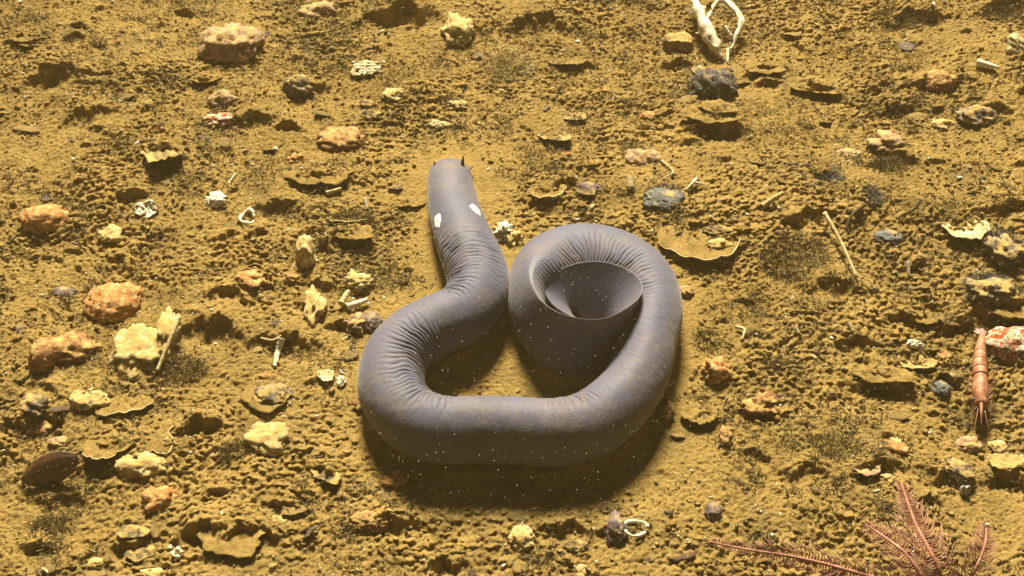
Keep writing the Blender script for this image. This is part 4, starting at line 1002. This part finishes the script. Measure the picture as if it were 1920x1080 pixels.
# uncountable crumbs, fibres and grains
def crumbs(name, count, smin, smax, mat, label, seed, gate, rise=.3, sub=1, cl=True):
    r = np.random.RandomState(seed); v, f = ico(sub); nv = len(v)
    P = []
    while len(P) < count:
        x = r.uniform(-.56, .56, 4000); y = r.uniform(-.29, .45, 4000)
        m = noise2(x * 9, y * 11, 70 + seed) + .6 * noise2(x * 30, y * 33, 71 + seed)
        ok = (m > gate) & (path_dist(x, y) > .031)
        P += list(zip(x[ok], y[ok]))
    P = np.array(P[:count]); s = smin + (smax - smin) * r.rand(count) ** 3
    i = np.clip(np.searchsorted(GX, P[:, 0]) - 1, 0, nx - 2); j = np.clip(np.searchsorted(GY, P[:, 1]) - 1, 0, ny - 2)
    z = Z[j, i] + s * rise
    sc = np.stack([s * r.uniform(.6, 1.9, count), s * r.uniform(.5, 1.1, count), s * r.uniform(.3, .8, count)], 1)
    d = 1 + r.uniform(-.38, .38, (count, nv, 1)); a = r.uniform(0, 6.28, count); ca, sa = np.cos(a)[:, None], np.sin(a)[:, None]
    L = v[None] * d * sc[:, None, :]; Vv = np.stack([L[..., 0] * ca - L[..., 1] * sa, L[..., 0] * sa + L[..., 1] * ca, L[..., 2]], -1)
    Vv += np.stack([P[:, 0], YDs(i, j, P[:, 1]), z], 1)[:, None, :]
    Ff = (f[None] + (np.arange(count) * nv)[:, None, None]).reshape(-1, 3)
    tag(obj(name, mesh_np(name, Vv.reshape(-1, 3), Ff, M[mat], smooth=False)), label, kind='stuff')
def YDs(i, j, y): return y + (YD[j, i] - Y[j, i])
crumbs('mud_crumbs', 15000, .0005, .0024, 'silt', 'loose brown mud crumbs strewn over the seabed', 1, .12)
crumbs('dark_crumbs', 5000, .0004, .0020, 'dark', 'dark organic crumbs gathered in hollows of the mud', 2, .25)
crumbs('pale_grains', 3200, .0003, .0012, 'snow', 'pale sand grains strewn over the mud', 3, -.5, .5, 1)
def fibres(name, mat, clusters, per, seed, label, L0, L1, rad):
    rr = random.Random(seed); parts = []; n = 0
    while n < clusters:
        cx = rr.uniform(-.55, .55); cy = rr.uniform(-.28, .44)
        if float(noise2(np.array([cx * 8.0]), np.array([cy * 9.0]), 88)[0]) < -.12 or float(np.min(np.hypot(PL[:, 0] - cx, PL[:, 1] - cy))) < .04: continue
        n += 1; sp = rr.uniform(.002, .009)
        for _ in range(rr.randint(per // 3, per)):
            x = cx + rr.gauss(0, sp * 1.4); y = cy + rr.gauss(0, sp)
            a = rr.uniform(0, 6.28); L = rr.uniform(L0, L1); z = hz(x, y)
            d = np.array([math.cos(a), math.sin(a) * .6, rr.uniform(.0, .7)]); d /= np.linalg.norm(d); q = np.array([x, y, z])
            p = [q - np.array([0, 0, .0005]), q + d * L * .35 + np.array([rr.gauss(0, .0006), rr.gauss(0, .0006), .0006]), q + d * L * .7 + np.array([rr.gauss(0, .001), rr.gauss(0, .001), .0004]), q + d * L + np.array([rr.gauss(0, .0015), rr.gauss(0, .0015), -.0006])]
            parts.append(sweep(p, [rad, rad, rad * .8, rad * .4], 3))
    v, f = merge(parts); tag(obj(name, mesh_np(name, v, f, M[mat])), label, kind='stuff')
fibres('organic_fibres', 'fuzz', 480, 22, 9, 'fine brown fibres matted over the mud', .003, .009, .00034)
fibres('dark_fibres', 'dark', 520, 24, 10, 'dark fibres caught in hollows of the mud', .003, .008, .0004)
fibres('pale_fibres', 'palefuzz', 90, 5, 11, 'thin pale fibres lying over the mud', .003, .008, .0003)
def snow():
    r = np.random.RandomState(4); n = 9000; v, f = ico(1)
    P = np.stack([r.uniform(-.42, .42, n), r.uniform(-.36, .30, n), r.uniform(.07, .30, n)], 1); s = r.uniform(.00010, .00028, n)
    Vv = v[None] * s[:, None, None] + P[:, None, :]; Ff = (f[None] + (np.arange(n) * len(v))[:, None, None]).reshape(-1, 3)
    tag(obj('marine_snow', mesh_np('marine_snow', Vv.reshape(-1, 3), Ff, M['snow'])), 'fine pale particles drifting in the water above the mud', kind='stuff')
snow()

# silty water that softens far things
def haze():
    v = np.array([(x, y, z) for x in (-6.5, 6.5) for y in (-6.5, 6.5) for z in (-1.2, .95)], float)
    f = [(0, 1, 3, 2), (4, 6, 7, 5), (0, 4, 5, 1), (2, 3, 7, 6), (0, 2, 6, 4), (1, 5, 7, 3)]
    m = bpy.data.materials.new('silty_water'); m.use_nodes = True; nt = m.node_tree
    nt.nodes.remove(nt.nodes['Principled BSDF']); pv = nt.nodes.new('ShaderNodeVolumePrincipled')
    pv.inputs['Color'].default_value = (.78, .58, .25, 1); pv.inputs['Density'].default_value = .04; pv.inputs['Anisotropy'].default_value = .1
    nt.links.new(pv.outputs['Volume'], nt.nodes['Material Output'].inputs['Volume'])
    tag(obj('haze', mesh_np('haze', v, f, m, smooth=False)), 'faintly silty water all round', kind='stuff')
haze()
